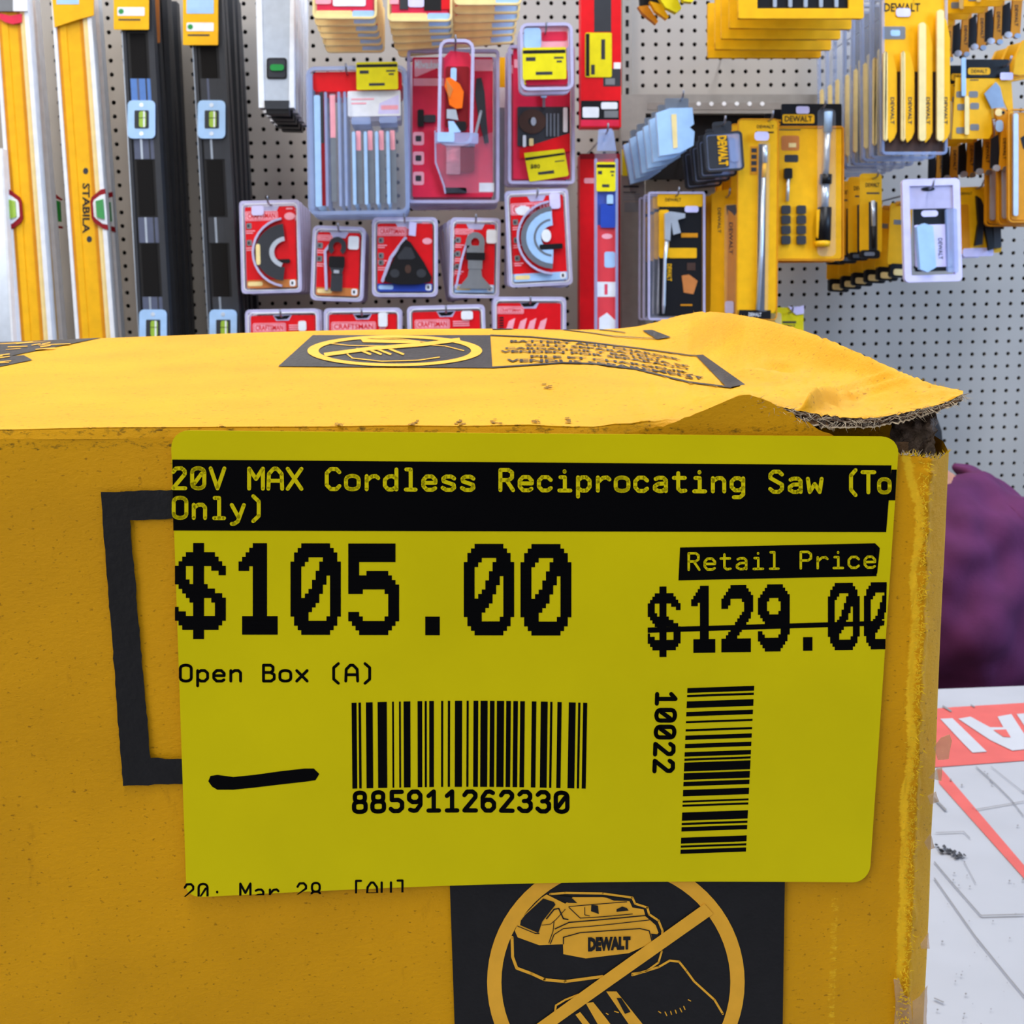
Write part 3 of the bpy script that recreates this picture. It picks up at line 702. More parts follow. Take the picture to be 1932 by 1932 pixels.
mono('Retail Price', 1296, 1075, 30.2, 31, 4.6, SY, I2, slope=-.012)
B = {
'$': ['.....XXX......','.....XXX......','...XXXXXXXX...','..XXXXXXXXXX..','.XXXXXXXXXXXX.','XXX..XXX..XXXX','XXX..XXX....XX','XXX..XXX......','XXXX.XXX......','.XXXXXXXX.....','..XXXXXXXXX...','...XXXXXXXXXX.','....XXXX..XXXX','.....XXX...XXX','X....XXX...XXX','XXX..XXX...XXX','XXXXXXXXXXXXXX','.XXXXXXXXXXXX.','..XXXXXXXXXX..','.....XXX......','.....XXX......'],
'1': ['....XXXX......','...XXXXX......','..XXXXXX......','.XXXXXXX......','XXXXXXXX......','XXX.XXXX......']+['....XXXX......']*10+['.XXXXXXXXXX...']*4,
'0': ['...XXXXXXXX...','..XXXXXXXXXX..','.XXXXXXXXXXXX.','.XXXX....XXXX.','XXXX....XXXXXX','XXX.....XXXXXX','XXX....XXXXXXX','XXX....XXX.XXX','XXX...XXXX.XXX','XXX...XXX..XXX','XXX..XXXX..XXX','XXX.XXXX...XXX','XXXXXXXX...XXX','XXXXXXX....XXX','XXXXXX.....XXX','XXXXX......XXX','.XXXX.....XXX.','.XXXXXXXXXXXX.','..XXXXXXXXXX..','...XXXXXXXX...'],
'5': ['XXXXXXXXXXXXX.']*4+['XXX...........']*2+['XXX..XXXXXX...','XXXXXXXXXXXX..','XXXXXXXXXXXXX.','XXXXXXXXXXXXXX','XXXX......XXXX']+['...........XXX']*4+['XXX........XXX','XXXX......XXXX','.XXXXXXXXXXXX.','..XXXXXXXXXX..','...XXXXXXXX...'],
'.': ['..............']*16+['.....XXXX.....']*4,
'2': ['....XXXXXXX...','...XXXXXXXXX..','..XXXXXXXXXXX.','.XXXXXXXXXXXXX','XXXX.....XXXXX','XXXX......XXXX','XXX.......XXXX','..........XXXX','.........XXXX.','........XXXXX.','.......XXXXX..','......XXXXX...','.....XXXXX....','....XXXXX.....','...XXXXX......','..XXXXX.......','XXXXXXXXXXXXX.','XXXXXXXXXXXXX.','XXXXXXXXXXXXX.','XXXXXXXXXXXXX.'],
'9': ['....XXXXXXX...','...XXXXXXXXX..','..XXXXXXXXXXX.','.XXXXXXXXXXXXX','XXXXX....XXXXX','XXXX......XXXX','XXXX......XXXX','XXXX......XXXX','XXXXX....XXXXX','.XXXXXXXXXXXXX','..XXXXXXXXXXXX','...XXXXXXXXXXX','..........XXXX','..........XXXX','XX........XXXX','XXX......XXXX.','XXXXXXXXXXXXX.','.XXXXXXXXXXX..','..XXXXXXXXX...','...XXXXXXX....'],
}
def bitmap(ch, x0, y0, w, h, rows=20, slope=0, clipx=None):
    R_ = B[ch]; cw = w/14; rh = h/20; off = 0
    for r, row in enumerate(R_):
        c = 0
        while c < 14:
            if row[c] == 'X':
                e = c
                while e < 14 and row[e] == 'X': e += 1
                xa, xb = x0+c*cw, x0+e*cw
                if clipx: xb = min(xb, clipx-.02*(r*rh))
                if xb > xa:
                    ya = y0+r*rh; ipoly([(xa, ya+slope*(xa-x0)), (xb, ya+slope*(xb-x0)), (xb, ya+rh+.6+slope*(xb-x0)), (xa, ya+rh+.6+slope*(xa-x0))])
                c = e
            else: c += 1
for ch, x, w in (('$',330,96),('1',450,94),('0',548,95),('5',657,96),('.',768,96),('0',875,95),('0',982,96)):
    bitmap(ch, x, 1024.5 + (x-330)*.003, w, 172)
for ch, x, w in (('$',1222,62),('1',1304,58),('2',1361,60),('9',1430,60),('.',1493,62),('0',1562,60),('0',1630,60)):
    bitmap(ch, x, 1107-(x-1222)*.020, w, 126, slope=-.012, clipx=1673)
ipoly([(1222,1184),(1669,1171),(1668,1180),(1222,1194)])
main = st; st = MB(BO)
for a, b in ((268,298),(310,325),(355,396),(426,482),(514,525),(556,567),(584,625),(669,697),(712,725),(740,768),(812,825),(853,867),(896,940),(967,980),(1009,1038),(1052,1095),(1109,1137),(1151,1195),(1208,1236),(1251,1279),(1293,1321),(1363,1391),(1418,1460),(1475,1489),(1519,1545),(1588,1630),(1645,1659),(1675,1700)):
    k = lambda v: 580+v/3.22
    ty = lambda v: 1326-4*math.sin((v-268)/1432*math.pi); by = lambda v: 1488-3.5*math.sin((v-268)/1432*math.pi)
    sh = lambda v: 1.6-(v-268)/1432*4.5
    ipoly([(k(a),ty(a)),(k(b),ty(b)),(k(b)+sh(b),by(b)),(k(a)+sh(a),by(a))])
bar1 = st; st = MB(BO)
for a, b in ((137,170),(183,198),(227,272),(298,328),(360,374),(415,430),(458,487),(514,543),(570,600),(613,628),(640,700),(712,757),(770,800),(825,868),(897,910),(924,938),(977,1033),(1047,1062),(1076,1105),(1147,1187),(1200,1214),(1228,1256)):
    Y_ = lambda v: 1260+v/3.578; xl = lambda v: 1160+(490-(v-137)*.042)/3.578; xr_ = lambda v: 1160+(941-(v-137)*.05)/3.578
    ipoly([(xl(a),Y_(a)),(xr_(a),Y_(a)-4.4),(xr_(b),Y_(b)-4.4),(xl(b),Y_(b))])
bar2 = st; st = MB(BO)
# hand-drawn marker dash
top_ = [(393,1474),(397,1464),(410,1462),(440,1466),(480,1462),(530,1455),(575,1450),(592,1450),(602,1460)]
bot_ = [(393,1474),(400,1484),(410,1490),(440,1490),(480,1486),(530,1480),(575,1475),(595,1472),(602,1461)]
ipoly_s(top_, bot_)
so = main.build('price_sticker', box, recalc=False)
bar1.build('barcode', so, recalc=False); bar2.build('barcode', so, recalc=False)['label'] = 'upright barcode read from the side'
st.build('marker_dash', so, recalc=False)['label'] = 'thick black pen dash'; so['label'] = 'lime yellow printed price sticker'
# ------------------------------------------------------------------ hanging merchandise on the pegboard
def rot2(p, c, a):
    if not a: return p
    a = math.radians(a); x, y = p[0]-c[0], p[1]-c[1]
    return (c[0]+x*math.cos(a)-y*math.sin(a), c[1]+x*math.sin(a)+y*math.cos(a))
def elem(mb, e, Y, T):
    k = e[0]
    if k == 'R':   # x0,y0,x1,y1,mat,d0,d1,r
        _, x0, y0, x1, y1, m, d0, d1 = e[:8]; r = e[8] if len(e) > 8 else 0
        mb.extrude([at(*T(p), Y) for p in rrect(x0, y0, x1, y1, r)], m, d0/1000, d1/1000)
    elif k == 'P':
        mb.extrude([at(*T(p), Y) for p in e[1]], e[2], e[3]/1000, e[4]/1000)
    elif k == 'E':
        _, cx, cy, rx, ry, m, d0, d1 = e[:8]; a0, a1 = e[8:10] if len(e) > 8 else (0, 360)
        mb.extrude([at(*T(p), Y) for p in arc(cx, cy, rx, ry, a0, a1, 20)[:(-1 if a1-a0 == 360 else None)]], m, d0/1000, d1/1000)
    elif k == 'A':   # annular sector cx,cy,r0,r1,a0,a1,mat,d0,d1,ysc
        _, cx, cy, r0, r1, a0, a1, m, d0, d1, ys = e
        o = arc(cx, cy, r1, r1*ys, a0, a1, 14); i = arc(cx, cy, r0, r0*ys, a0, a1, 14)
        for q in range(14): mb.extrude([at(*T(p), Y) for p in (o[q], o[q+1], i[q+1], i[q])], m, d0/1000, d1/1000)
    elif k == 'T':   # text, x0,y0,x1,y1,mat,d, rot(0/90/-90), bold
        _, tx, x0, y0, x1, y1, m, d = e[:8]; rt = e[8] if len(e) > 8 else 0; bo = e[9] if len(e) > 9 else .02
        vs, fs = textpolys(tx, bo); P = []
        for u, v in vs:
            if rt == 90: x, y = x1-(1-v)*0-(x1-x0)*(1-v), y0+(y1-y0)*u     # reads downward
            elif rt == -90: x, y = x0+(x1-x0)*(1-v), y1-(y1-y0)*u           # reads upward
            else: x, y = x0+(x1-x0)*u, y1-(y1-y0)*v
            P.append(at(*T((x, y)), Y) + Vector((0, d/1000, 0)))
        mb.add(P, fs, m)
    elif k == 'F':   # rounded frame (rim of a blister): x0,y0,x1,y1,mat,d0,d1,r,w
        _, x0, y0, x1, y1, m, d0, d1, r, w_ = e
        o = rrect(x0, y0, x1, y1, r); i = rrect(x0+w_, y0+w_, x1-w_, y1-w_, max(.5, r-w_))
        for q in range(len(o)):
            z = (q+1) % len(o); mb.extrude([at(*T(p), Y) for p in (o[q], o[z], i[z], i[q])], m, d0/1000, d1/1000)
    elif k == 'S':   # strokes pts, width, mat, d0, d1
        for q in stroke(e[1], e[2], caps=len(e) > 6): mb.extrude([at(*T(p), Y) for p in q], e[3], e[4]/1000, e[5]/1000)
    elif k == 'C':   # upright round bar through points, radius px
        mb.tube([at(*T(p), Y) + Vector((0, e[4]/1000, 0)) for p in e[1]], [r*Y/F for r in e[2]] if isinstance(e[2], (list, tuple)) else e[2]*Y/F, e[3], 10)
hooks = []
def item(name, label, cat, Y, ref, parts, tilt=0, stack=0, dy=.02, group=None, labels=None, hang=None, sx=0, sz=0, lean=0, hl=None, keep=None):
    T = lambda p: rot2(p, ref, tilt)
    org = at(*T(ref), Y); root = empty(name, org, label, cat, group if stack else group)
    for pn, els in parts:
        sub = None
        if isinstance(pn, tuple): pn, sub = pn
        mb = MB(org)
        for e in els: elem(mb, e, Y, T)
        par = root
        if '>' in pn: a_, pn = pn.split('>'); par = [q for q in root.children if q.name.split('.')[0] == a_][-1]
        o = mb.build(pn, par)
        if sub: o['label'] = sub
    if hang: hooks.append((T(hang), Y, hl or label))
    kids = list(root.children); rg = random.Random(hash(label) % 1000 if False else len(label))
    for k in range(stack):
        c = root.copy(); C.objects.link(c)
        c.location = org + Vector((sx*(k+1)+rg.uniform(-1,1)*.0015, dy*(k+1), sz*(k+1)+rg.uniform(-1,1)*.001))
        c.rotation_euler = (0, math.radians(lean*(k+1)+rg.uniform(-.6,.6)), 0)
        c['label'] = labels[k] if labels else label + [', second in its stack', ', third in its stack', ', fourth in its stack', ', fifth in its stack', ', sixth in its stack', ', seventh in its stack'][k]
        for o in kids:
            if keep and o.name.split('.')[0] not in keep: continue
            d = o.copy(); C.objects.link(d); d.parent = c
            for o2 in o.children: d2 = o2.copy(); C.objects.link(d2); d2.parent = d
    return root
def sticker(x0, y0, x1, y1, d, txt=None, vert=False, mat='lemon'):
    w_, h_ = x1-x0, y1-y0; e = [('R', x0, y0, x1, y1, mat, d, d+.4, 3)]
    if vert:
        e += [('R', x0+1, y0+2, x0+w_*.16, y1-2, 'black', d-.2, d)] + [('R', x0+w_*.6, y0+h_*.15, x0+w_*.75, y0+h_*.6, 'char', d-.2, d)]
        e += [('R', x0+w_*.22, y1-h_*.28, x0+w_*.36, y1-h_*.06, 'char', d-.2, d)]
    else:
        e += [('R', x0+1, y0+h_*.08, x1-1, y0+h_*.19, 'black', d-.2, d)]
        e += [('R', x0+w_*.3, y0+h_*.76, x0+w_*.68, y0+h_*.86, 'char', d-.2, d)]
        e += [('R', x0+w_*.72, y0+h_*.3, x1-w_*.06, y0+h_*.36, 'char', d-.2, d), ('R', x0+w_*.78, y0+h_*.42, x1-w_*.1, y0+h_*.48, 'char', d-.2, d)]
        e += [('T', txt, x0+w_*.12, y0+h_*.4, x0+w_*.4, y0+h_*.6, 'black', d-.2)] if txt else [('R', x0+w_*.08, y0+h_*.3, x0+w_*.3, y0+h_*.42, 'char', d-.2, d)]
    return e
# ---- long spirit levels hanging at the left
def quad(tl, tr, br, bl, m, d0, d1): return ('P', [tl, tr, br, bl], m, d0, d1)
def lv(x, y, s=.073): return x + s*(y-300)     # x of a plumb line that passes (x,300), at height y
def strip(x0, x1, y0, y1, m, d0, d1, s=.073): return ('P', [(lv(x0,y0,s),y0),(lv(x1,y0,s),y0),(lv(x1,y1,s),y1),(lv(x0,y1,s),y1)], m, d0, d1)
def yellow_level(x0, x1, notch, text, label, top, Y, stack, labels):
    p = [('level_body', [strip(x0, x0+6, -60, 800, 'white', 0, 26), strip(x0+6, x0+12, -60, 800, 'amber', 4, 22), strip(x0+12, x0+24, -60, 800, 'yellow', 3, 24), strip(x0+24, x1-24, -60, 800, 'yellow', 5, 22),
          strip(x1-24, x1-17, -60, 800, 'amber', 4, 22), strip(x1-17, x1-8, -60, 800, 'cream', 2, 24), strip(x1-8, x1, -60, 800, 'white', 0, 26)])]  # cream and white flange strips carry the edge highlight as colour
    nx = x0 if notch < 0 else x1; sg = 1 if notch < 0 else -1
    L = lambda dx, y: (lv(nx+sg*dx, y), y)
    p.append((('vial_window', 'dark red framed window with a green vial'), [('P', [L(-2,356), L(6,358), L(24,372), L(27,380), L(27,412), L(23,420), L(6,432), L(-2,434)], 'dkred', -1.5, 3), ('P', [L(-2,366), L(8,369), L(20,378), L(22,383), L(22,408), L(18,413), L(7,422), L(-2,424)], 'white', -2.2, 2)]))
    p.append((('vial_window>vial','green vial'), [('P', [L(2,376), L(16,380), L(16,410), L(2,414)], 'lime' if notch < 0 else 'green', -5, 0)]))
    if text: p[0][1].extend([('T', 'STABILA', 154, 345, 168, 440, 'black', 4.7, 90, .03), ('E', 160, 322, 5, 6, 'char', 4.7, 5), ('E', 167, 451, 5, 6, 'char', 4.7, 5)])
    p += top
    item('spirit_level', label, 'spirit level', Y, ((x0+x1)/2, 300), p, stack=stack, dy=.05, group='yellow box spirit levels on the pegboard', labels=labels, keep=['level_body','vial_window'])
yellow_level(8, 74, -1, False, 'yellow spirit level at the frame edge with purple end cap and lime vial', [(('end_cap','purple end cap'), [('P', [(0,36),(10,42),(25,46),(41,42),(41,26),(20,30),(0,25)], 'crimson', -1, 3), ('R', -40, -30, 26, 22, 'grey', -3, 2), ('R', 26, -20, 53, 22, 'white', -4, 2)])], 2.12, 1,
   ['yellow spirit level directly behind the purple-capped one'])
yellow_level(118, 192, 1, True, 'yellow spirit level with black vertical lettering and a slanted paper tag', [(('paper_tag','yellow paper tag'), [('P', [(97,-30),(178,-30),(178,30),(150,37),(104,52)], 'yellow', -3, -1), ('R', 108, -30, 150, 9, 'ltblue', -3.5, -3)])], 2.12, 1,
   ['yellow spirit level directly behind the lettered one'])
# green vials showing in the gap between the two
it = [('vial_block', [('P', [(90,362),(99,363),(117,376),(114,378),(92,368)], 'dkred', 0, 6), ('P', [(90,372),(112,380),(114,418),(94,418)], 'green', 0, 8), ('P', [(97,424),(117,427),(117,431),(97,430)], 'dkred', 0, 6)]),
      ('level_edge', [strip(62, 72, -60, 800, 'silver', 4, 20), strip(74, 78, -60, 800, 'grey', 4, 20)])]
item('spirit_level', 'silver edged level behind, green vial showing between the two yellow levels', 'spirit level', 2.26, (75, 300), it)
item('spirit_level', 'narrow bright aluminium level at the very edge below the lime vial', 'spirit level', 2.10, (-10, 500), [('level_body', [('P', [(-60,280),(2,280),(32,800),(-60,800)], 'silver', 0, 20), ('P', [(0,280),(5,280),(35,800),(31,800)], 'white', -1, 20)])])
def black_level(dx, label, tagy, labels, stripes):
    X = lambda a, s=.055: a+dx
    st = lambda a, b, y0, y1, m, d0, d1: strip(a+dx, b+dx, y0, y1, m, d0, d1, .055)
    p = [('level_body', [st(244, 250, -60, 820, 'char', 0, 24), st(250, 292, -60, 820, 'black', 3, 22), st(292, 303, -60, 820, 'char', 0, 24), st(242, 244, -60, 820, 'steel', 1, 24)])]
    for a, b in ((148,190),(262,300),(410,458),(560,590)): p.append(('grip_plate', [st(254, 294, a, b, ('plateblue' if a == 148 else 'plate') if dx == 0 else 'char', 1, 3), st(266, 270, a, b, 'steel' if a > 200 else 'plate', .6, 1), st(282, 285, a, b, 'char', .6, 1)]))
    for a, b in ((62,148),(302,406),(460,562)): p.append(('hand_hole', [st(257, 286, a, b, 'void', 1.5, 3)]))
    for yc in (226, 620):
        xc = lv(272+dx, yc, .055)
        p.append((('vial_plate','pale blue vial plate'), [('R', xc-26, yc-36, xc+26, yc+36, 'ltblue', -4, 2, 9), ('E', xc, yc-27, 4, 4, 'silver', -4.6, -4), ('E', xc, yc+27, 4, 4, 'silver', -4.6, -4), ('F', xc-26, yc-36, xc+26, yc+36, 'blue', -3.6, 2.4, 9, 1.6)]))
        p.append((('vial_plate>vial','yellow-green vial'), [('R', xc-13, yc-17, xc+14, yc+17, 'char', -4.4, -4, 2), ('R', xc-4, yc-15, xc+9, yc+15, 'lime', -6, -4.4, 4), ('R', xc-4, yc-3, xc+9, yc-2, 'black', -6.3, -6), ('R', xc+4, yc-15, xc+7, yc+15, 'white', -6.2, -6)]))
    t = tagy; x0 = 217+dx-(2 if dx else 0)
    p.append((('paper_tag','yellow hang tag with white panels'), [('R', x0, -40, x0+66, t, 'yellow', -8, -6, 2), ('R', x0+7, t-26-60, x0+58, t-59, 'ltblue', -8.4, -8, 2), ('R', x0+7, t-42, x0+58, t-26, 'white', -8.4, -8, 2), ('R', x0+9, t-20, x0+50, t-17, 'char', -8.3, -8), ('E', x0+14, t-34, 5, 5, 'green', -8.6, -8.4)]))
    item('box_level', label, 'spirit level', 2.10, (272+dx, 300), p, stack=4, dy=.05, group='black box levels on the pegboard', labels=labels, keep=['level_body'])
W4 = ['second','third','fourth','rearmost']
black_level(0, 'black box level with blue-grey plates, beside the lettered yellow level', 58, [f'{k} black level in the stack nearest the yellow levels' for k in W4], 0)
black_level(132, 'black box level with pale vial plates, nearest the red blade packs', 87, [f'{k} black level in the stack nearest the red blade packs' for k in W4], 0)
item('paint_stick', 'thin orange strip hanging between the two black levels', 'strip', 2.14, (295, 40), [('P', [(288,-40),(299,-40),(302,80),(293,82)], 'tan', 0, 2)] and [('stick', [('P', [(288,-40),(299,-40),(302,80),(293,82)], 'tan', 0, 2)])])
p = [('level_body', [('P', [(483,-60),(552,-60),(553,203),(489,203)], 'silver', 2, 22), ('P', [(481,-60),(492,-60),(499,203),(488,203)], 'white', 0, 24), ('P', [(548,-60),(554,-60),(555,203),(545,203)], 'white', 0, 24)]),
     (('vial_window','black vial window'), [('R', 503, 109, 541, 149, 'black', 0, 3, 5), ('R', 506, 112, 538, 146, 'char', -.5, 0, 4)]), (('vial_window>vial','green vial'), [('R', 510, 122, 536, 134, 'green', -3, 0, 5)]),
     (('end_cap','black rubber end cap'), [('P', [(499,190),(546,190),(545,206),(501,206)], 'char', -2, 20), ('P', [(501,204),(545,204),(545,215),(503,214)], 'black', 0, 24)])]
item('spirit_level', 'short silver level with a green vial and black end cap', 'spirit level', 2.02, (520, 100), p, stack=4, dy=.045, group='silver levels on the pegboard', labels=[f'{k} silver level in the stack of short silver levels' for k in W4])
# ---- blister cards in the middle
def rimcard(x0, y0, x1, y1, card='red', bot=None, r=7, inset=10, depth=8, rim='rim', topin=12, notch=True):
    cx = (x0+x1)/2
    els = [('R', x0+inset, y0+topin, x1-inset, y1-inset, card, -1, 1, 3)]
    if bot: els.append(('R', x0+inset, y1-inset-15, x1-inset, y1-inset, bot, -1.5, -1, 2)); els.append(('R', x0+inset+2, y1-inset-12, x0+inset+30, y1-inset-4, 'cream' if bot != 'blue' else 'ltblue', -1.9, -1.5, 3)); els.append(('R', x1-inset-13, y1-inset-14, x1-inset-2, y1-inset-2, 'white', -1.9, -1.5, 3)); els.append(('R', x1-inset-10, y1-inset-11, x1-inset-6, y1-inset-5, 'char', -2.1, -1.9))
    if notch: els.append(('P', [(cx-18, y0+topin-1), (cx+18, y0+topin-1), (cx+12, y0+topin+10), (cx-12, y0+topin+10)], rim, -1.4, -1))
    sh = [('F', x0, y0, x1, y1, rim, -3, 3, r, inset*.62), ('F', x0+inset*.5, y0+inset*.6, x1-inset*.5, y1-inset*.5, 'white', -3.8, 1, r, 1.5), ('R', x0, y0, x1, y1, 'clear', 2, 3, r)]
    return els, sh
def brand(x0, y0, x1, y1, tx='CRAFTSMAN', d=-1.6):
    return [('R', x0, y0, x1, y1, 'pink', d, d+.6, 3), ('F', x0+1.5, y0+1.5, x1-1.5, y1-1.5, 'red', d-.2, d, 2, 1), ('T', tx, x0+5, y0+4, x1-5, y1-4, 'red', d-.3)]
def icons(x, ys, d=-1.6):
    o = []
    for y in ys: o += [('R', x, y, x+10, y+11, 'grey', d, d+.4, 2), ('R', x+2, y+3, x+6, y+8, 'char', d-.2, d), ('R', x-1, y+14, x+16, y+16, 'pink', d, d+.4), ('R', x-1, y+18, x+12, y+20, 'pink', d, d+.4)]
    return o
G1 = 'red blister cards of oscillating blades'
# a half-round blade
c, s = rimcard(452, 378, 566, 553, bot='tan')
c += brand(462, 398, 524, 416) + icons(464, (420, 452)) + [('E', 546, 409, 10, 7, 'pink', -1.6, -1), ('R', 540, 393, 552, 396, 'pink', -1.6, -1)]
item('blade_pack', 'red blister card with dark half-round saw blade, top left of the small cards', 'blade pack', 2.08, (509, 390), [('backing_card', c), ('plastic_shell', s + [('A', 540, 477, 62, 66, 100, 262, 'rim', -9, -2, 1)]),
  (('saw_blade','dark half-round blade with a shiny arc'), [('A', 540, 477, 32, 60, 98, 264, 'char', -8, -6, .9), ('A', 540, 477, 24, 33, 110, 262, 'silver', -8.6, -6, .9), ('R', 520, 490, 546, 498, 'black', -8.5, -6, 3), ('R', 482, 460, 490, 500, 'cream', -8.8, -8, 4)]),
  (('price_tag','small white price tag'), [('R', 475, 388, 498, 406, 'lavender', -4.2, -3.9, 4)])], tilt=-1.5, stack=4, dy=.045, group=G1, hang=(509, 386), labels=[f'{k} card behind the half-round blade card at the left' for k in W4])
# b narrow scraper blade
c, s = rimcard(590, 427, 690, 568, bot='tan', r=10)
c += brand(598, 444, 628, 455, 'CRAFTSMAN') + icons(600, (459, 484))
item('blade_pack', 'red blister card with narrow black plunge blade', 'blade pack', 2.08, (640, 440), [('backing_card', c), ('plastic_shell', s + [('S', [(627,458),(615,475),(620,548)], 5, 'rim', -7, -2)]),
  (('saw_blade','narrow black plunge blade'), [('A', 638, 466, 8, 17, 130, 410, 'char', -8, -6, 1.1), ('R', 623, 484, 653, 505, 'black', -9, -6, 3), ('P', [(625,504),(652,504),(648,518),(630,518)], 'char', -8.4, -6), ('R', 628, 516, 650, 550, 'char', -7.6, -6, 2), ('R', 633, 510, 643, 516, 'silver', -8.8, -8)]),
  (('price_tag','small white price tag'), [('R', 658, 445, 678, 470, 'white', -4.2, -3.9, 4)])], tilt=2, stack=3, dy=.045, group=G1, hang=(640, 436), labels=[f'{k} card behind the narrow plunge blade card' for k in W4[:2]+['rearmost']])
# c triangular sanding pad
c, s = rimcard(702, 410, 826, 560, bot='blue', r=10)
c += brand(712, 428, 768, 445) + icons(714, (448, 477, 490)) + [('E', 806, 455, 9, 6, 'pink', -1.6, -1), ('R', 796, 419, 810, 422, 'pink', -1.6, -1)]
item('sanding_pad_pack', 'red and blue blister card holding a black triangular sanding pad', 'sanding pad pack', 2.08, (764, 425), [('backing_card', c), ('plastic_shell', s + [('S', [(765,450),(738,486),(722,530)], 6, 'rim', -8, -2, 1)]),
  (('sanding_pad','black triangular sanding pad'), [('P', [(766,452),(775,458),(800,495),(815,524),(812,532),(790,537),(750,537),(728,532),(726,526),(742,492),(756,463)], 'black', -9, -5), ('P', [(764,466),(776,468),(784,486),(778,490),(752,490),(750,484)], 'char', -10, -9), ('E', 770, 508, 6, 8, 'brown', -9.4, -9), ('E', 745, 516, 9, 8, 'char', -9.4, -9), ('E', 795, 516, 9, 8, 'char', -9.4, -9)]),
  (('price_tag','small white price tag'), [('P', [(772,418),(786,420),(784,446),(771,444)], 'lavender', -4.2, -3.9)])], tilt=0, stack=3, dy=.045, group=None, hang=(764, 420), labels=[f'{k} card behind the triangular sanding pad card' for k in W4[:2]+['rearmost']])
# d wide scraper, fanned stack
c, s = rimcard(850, 411, 944, 562, bot='ltblue', r=8)
c += brand(858, 432, 894, 443) + icons(860, (448, 474, 498))
item('blade_pack', 'red blister card with grey flared scraper blade', 'blade pack', 2.08, (897, 425), [('backing_card', c), ('plastic_shell', s + [('S', [(885,444),(872,490),(862,545)], 4, 'rim', -7, -2)]),
  (('scraper_blade','grey flared scraper blade'), [('A', 897, 458, 8, 18, 130, 410, 'grey', -8, -6, 1.1), ('R', 881, 464, 914, 477, 'grey', -8, -6), ('R', 880, 477, 916, 491, 'black', -8.6, -6), ('R', 884, 491, 911, 508, 'grey', -8, -6), ('P', [(886,508),(909,508),(911,522),(932,545),(866,545),(884,522)], 'grey', -7.5, -6)]),
  (('price_tag','small white price tag'), [('R', 918, 433, 937, 459, 'white', -4.2, -3.9, 4)])], tilt=1, stack=4, dy=.03, sx=-.006, lean=-2.5, group=G1, hang=(897, 420), labels=[f'{k} card fanned out behind the flared scraper card' for k in W4])
# e large round blade
c, s = rimcard(952, 358, 1072, 540, bot='ltblue', r=8)
c += brand(962, 382, 1040, 404) + icons(965, (412, 446, 480)) + [('E', 985, 396, 14, 9, 'white', -2.2, -1.6)]
item('blade_pack', 'red blister card with big silver round-segment blade, largest of the small cards', 'blade pack', 2.05, (1012, 372), [('backing_card', c), ('plastic_shell', s + [('A', 1040, 450, 66, 70, 95, 265, 'rim', -9, -2, 1)]),
  (('saw_blade','silver segmented blade'), [('A', 1040, 450, 52, 62, 95, 268, 'steel', -8, -6, .95), ('A', 1040, 450, 24, 52, 95, 268, 'ltblue', -8.6, -6, .95), ('A', 1040, 450, 34, 38, 100, 262, 'steel', -9.2, -8.4, .95), ('E', 1026, 446, 9, 12, 'white', -9.4, -6), ('R', 1012, 462, 1056, 472, 'black', -9.2, -6, 3)]),
  (('price_tag','small white price tag'), [('R', 1036, 366, 1056, 396, 'lavender', -4.2, -3.9, 5)])], tilt=-3, stack=3, dy=.022, sx=.002, lean=1.2, group=G1, hang=(1012, 372), labels=[f'{k} card behind the silver round-segment blade card' for k in W4[:2]+['rearmost']])
# bottom row, mostly hidden behind the box
def lowcard(x0, y0, x1, tag_, label, tl, w_, lab2):
    c, s = rimcard(x0, y0, x1, y0+170, r=9)
    c += brand(x0+14, y0+26, x0+14+w_, y0+44) + [('R', x0+w_+20, y0+30+4*k, x1-30, y0+32+4*k, 'pink', -1.6, -1) for k in range(3)]
    c += [('P', [((x0+x1)/2-16, y0+13), ((x0+x1)/2+16, y0+12), ((x0+x1)/2+9, y0+19), ((x0+x1)/2-9, y0+20)], 'void', -1.8, -1.3)]
    c += [('E', (x0+x1)/2, y0+110, 30, 34, 'char', -2.4, -1.6)]
    item('blade_pack', label, 'blade pack', 2.05, ((x0+x1)/2, y0+16), [('backing_card', c), ('plastic_shell', s), (('price_tag','small white price tag'), [('R', *tag_, 'white', -4.2, -3.9, 4)])], tilt=tl, stack=2, dy=.04, group='red blister cards in the bottom row', hang=((x0+x1)/2, y0+14), labels=[f'{k} card behind the {lab2} red card of the bottom row' for k in ('second', 'rearmost')])
lowcard(463, 583, 603, (563,606,578,625), 'red card of the bottom row, leftmost, below the half-round blade card', -1, 62, 'leftmost')
lowcard(611, 581, 757, (714,590,731,617), 'red card of the bottom row below the plunge blade card', -.5, 84, 'second')
lowcard(768, 576, 915, (870,588,892,604), 'red card of the bottom row below the sanding pad card', -1.5, 66, 'third')
c, s = rimcard(930, 560, 1068, 760, r=9)
c += brand(938, 578, 988, 592) + [('P', [(982,572),(1014,570),(1006,578),(988,579)], 'void', -1.8, -1.3)] + [('R', 942, 598+5*k, 950, 601+5*k, 'black', -1.6, -1) for k in range(5)]
c += [('P', [(960+a,606),(972+a,600),(966+a,625),(952+a,630)], 'pink', -1.8, -1) for a in (0, 22, 40, 60)] + [('E', 1000, 690, 30, 30, 'char', -2.4, -1)]
item('blade_pack', 'red card of the bottom row with slanted white lettering, below the silver round blade', 'blade pack', 2.05, (999, 575), [('backing_card', c), ('plastic_shell', s)], tilt=0, stack=2, dy=.04, group='red blister cards in the bottom row', hang=(999, 573), labels=['second card behind the slanted-lettering red card', 'rearmost card behind the slanted-lettering red card'])
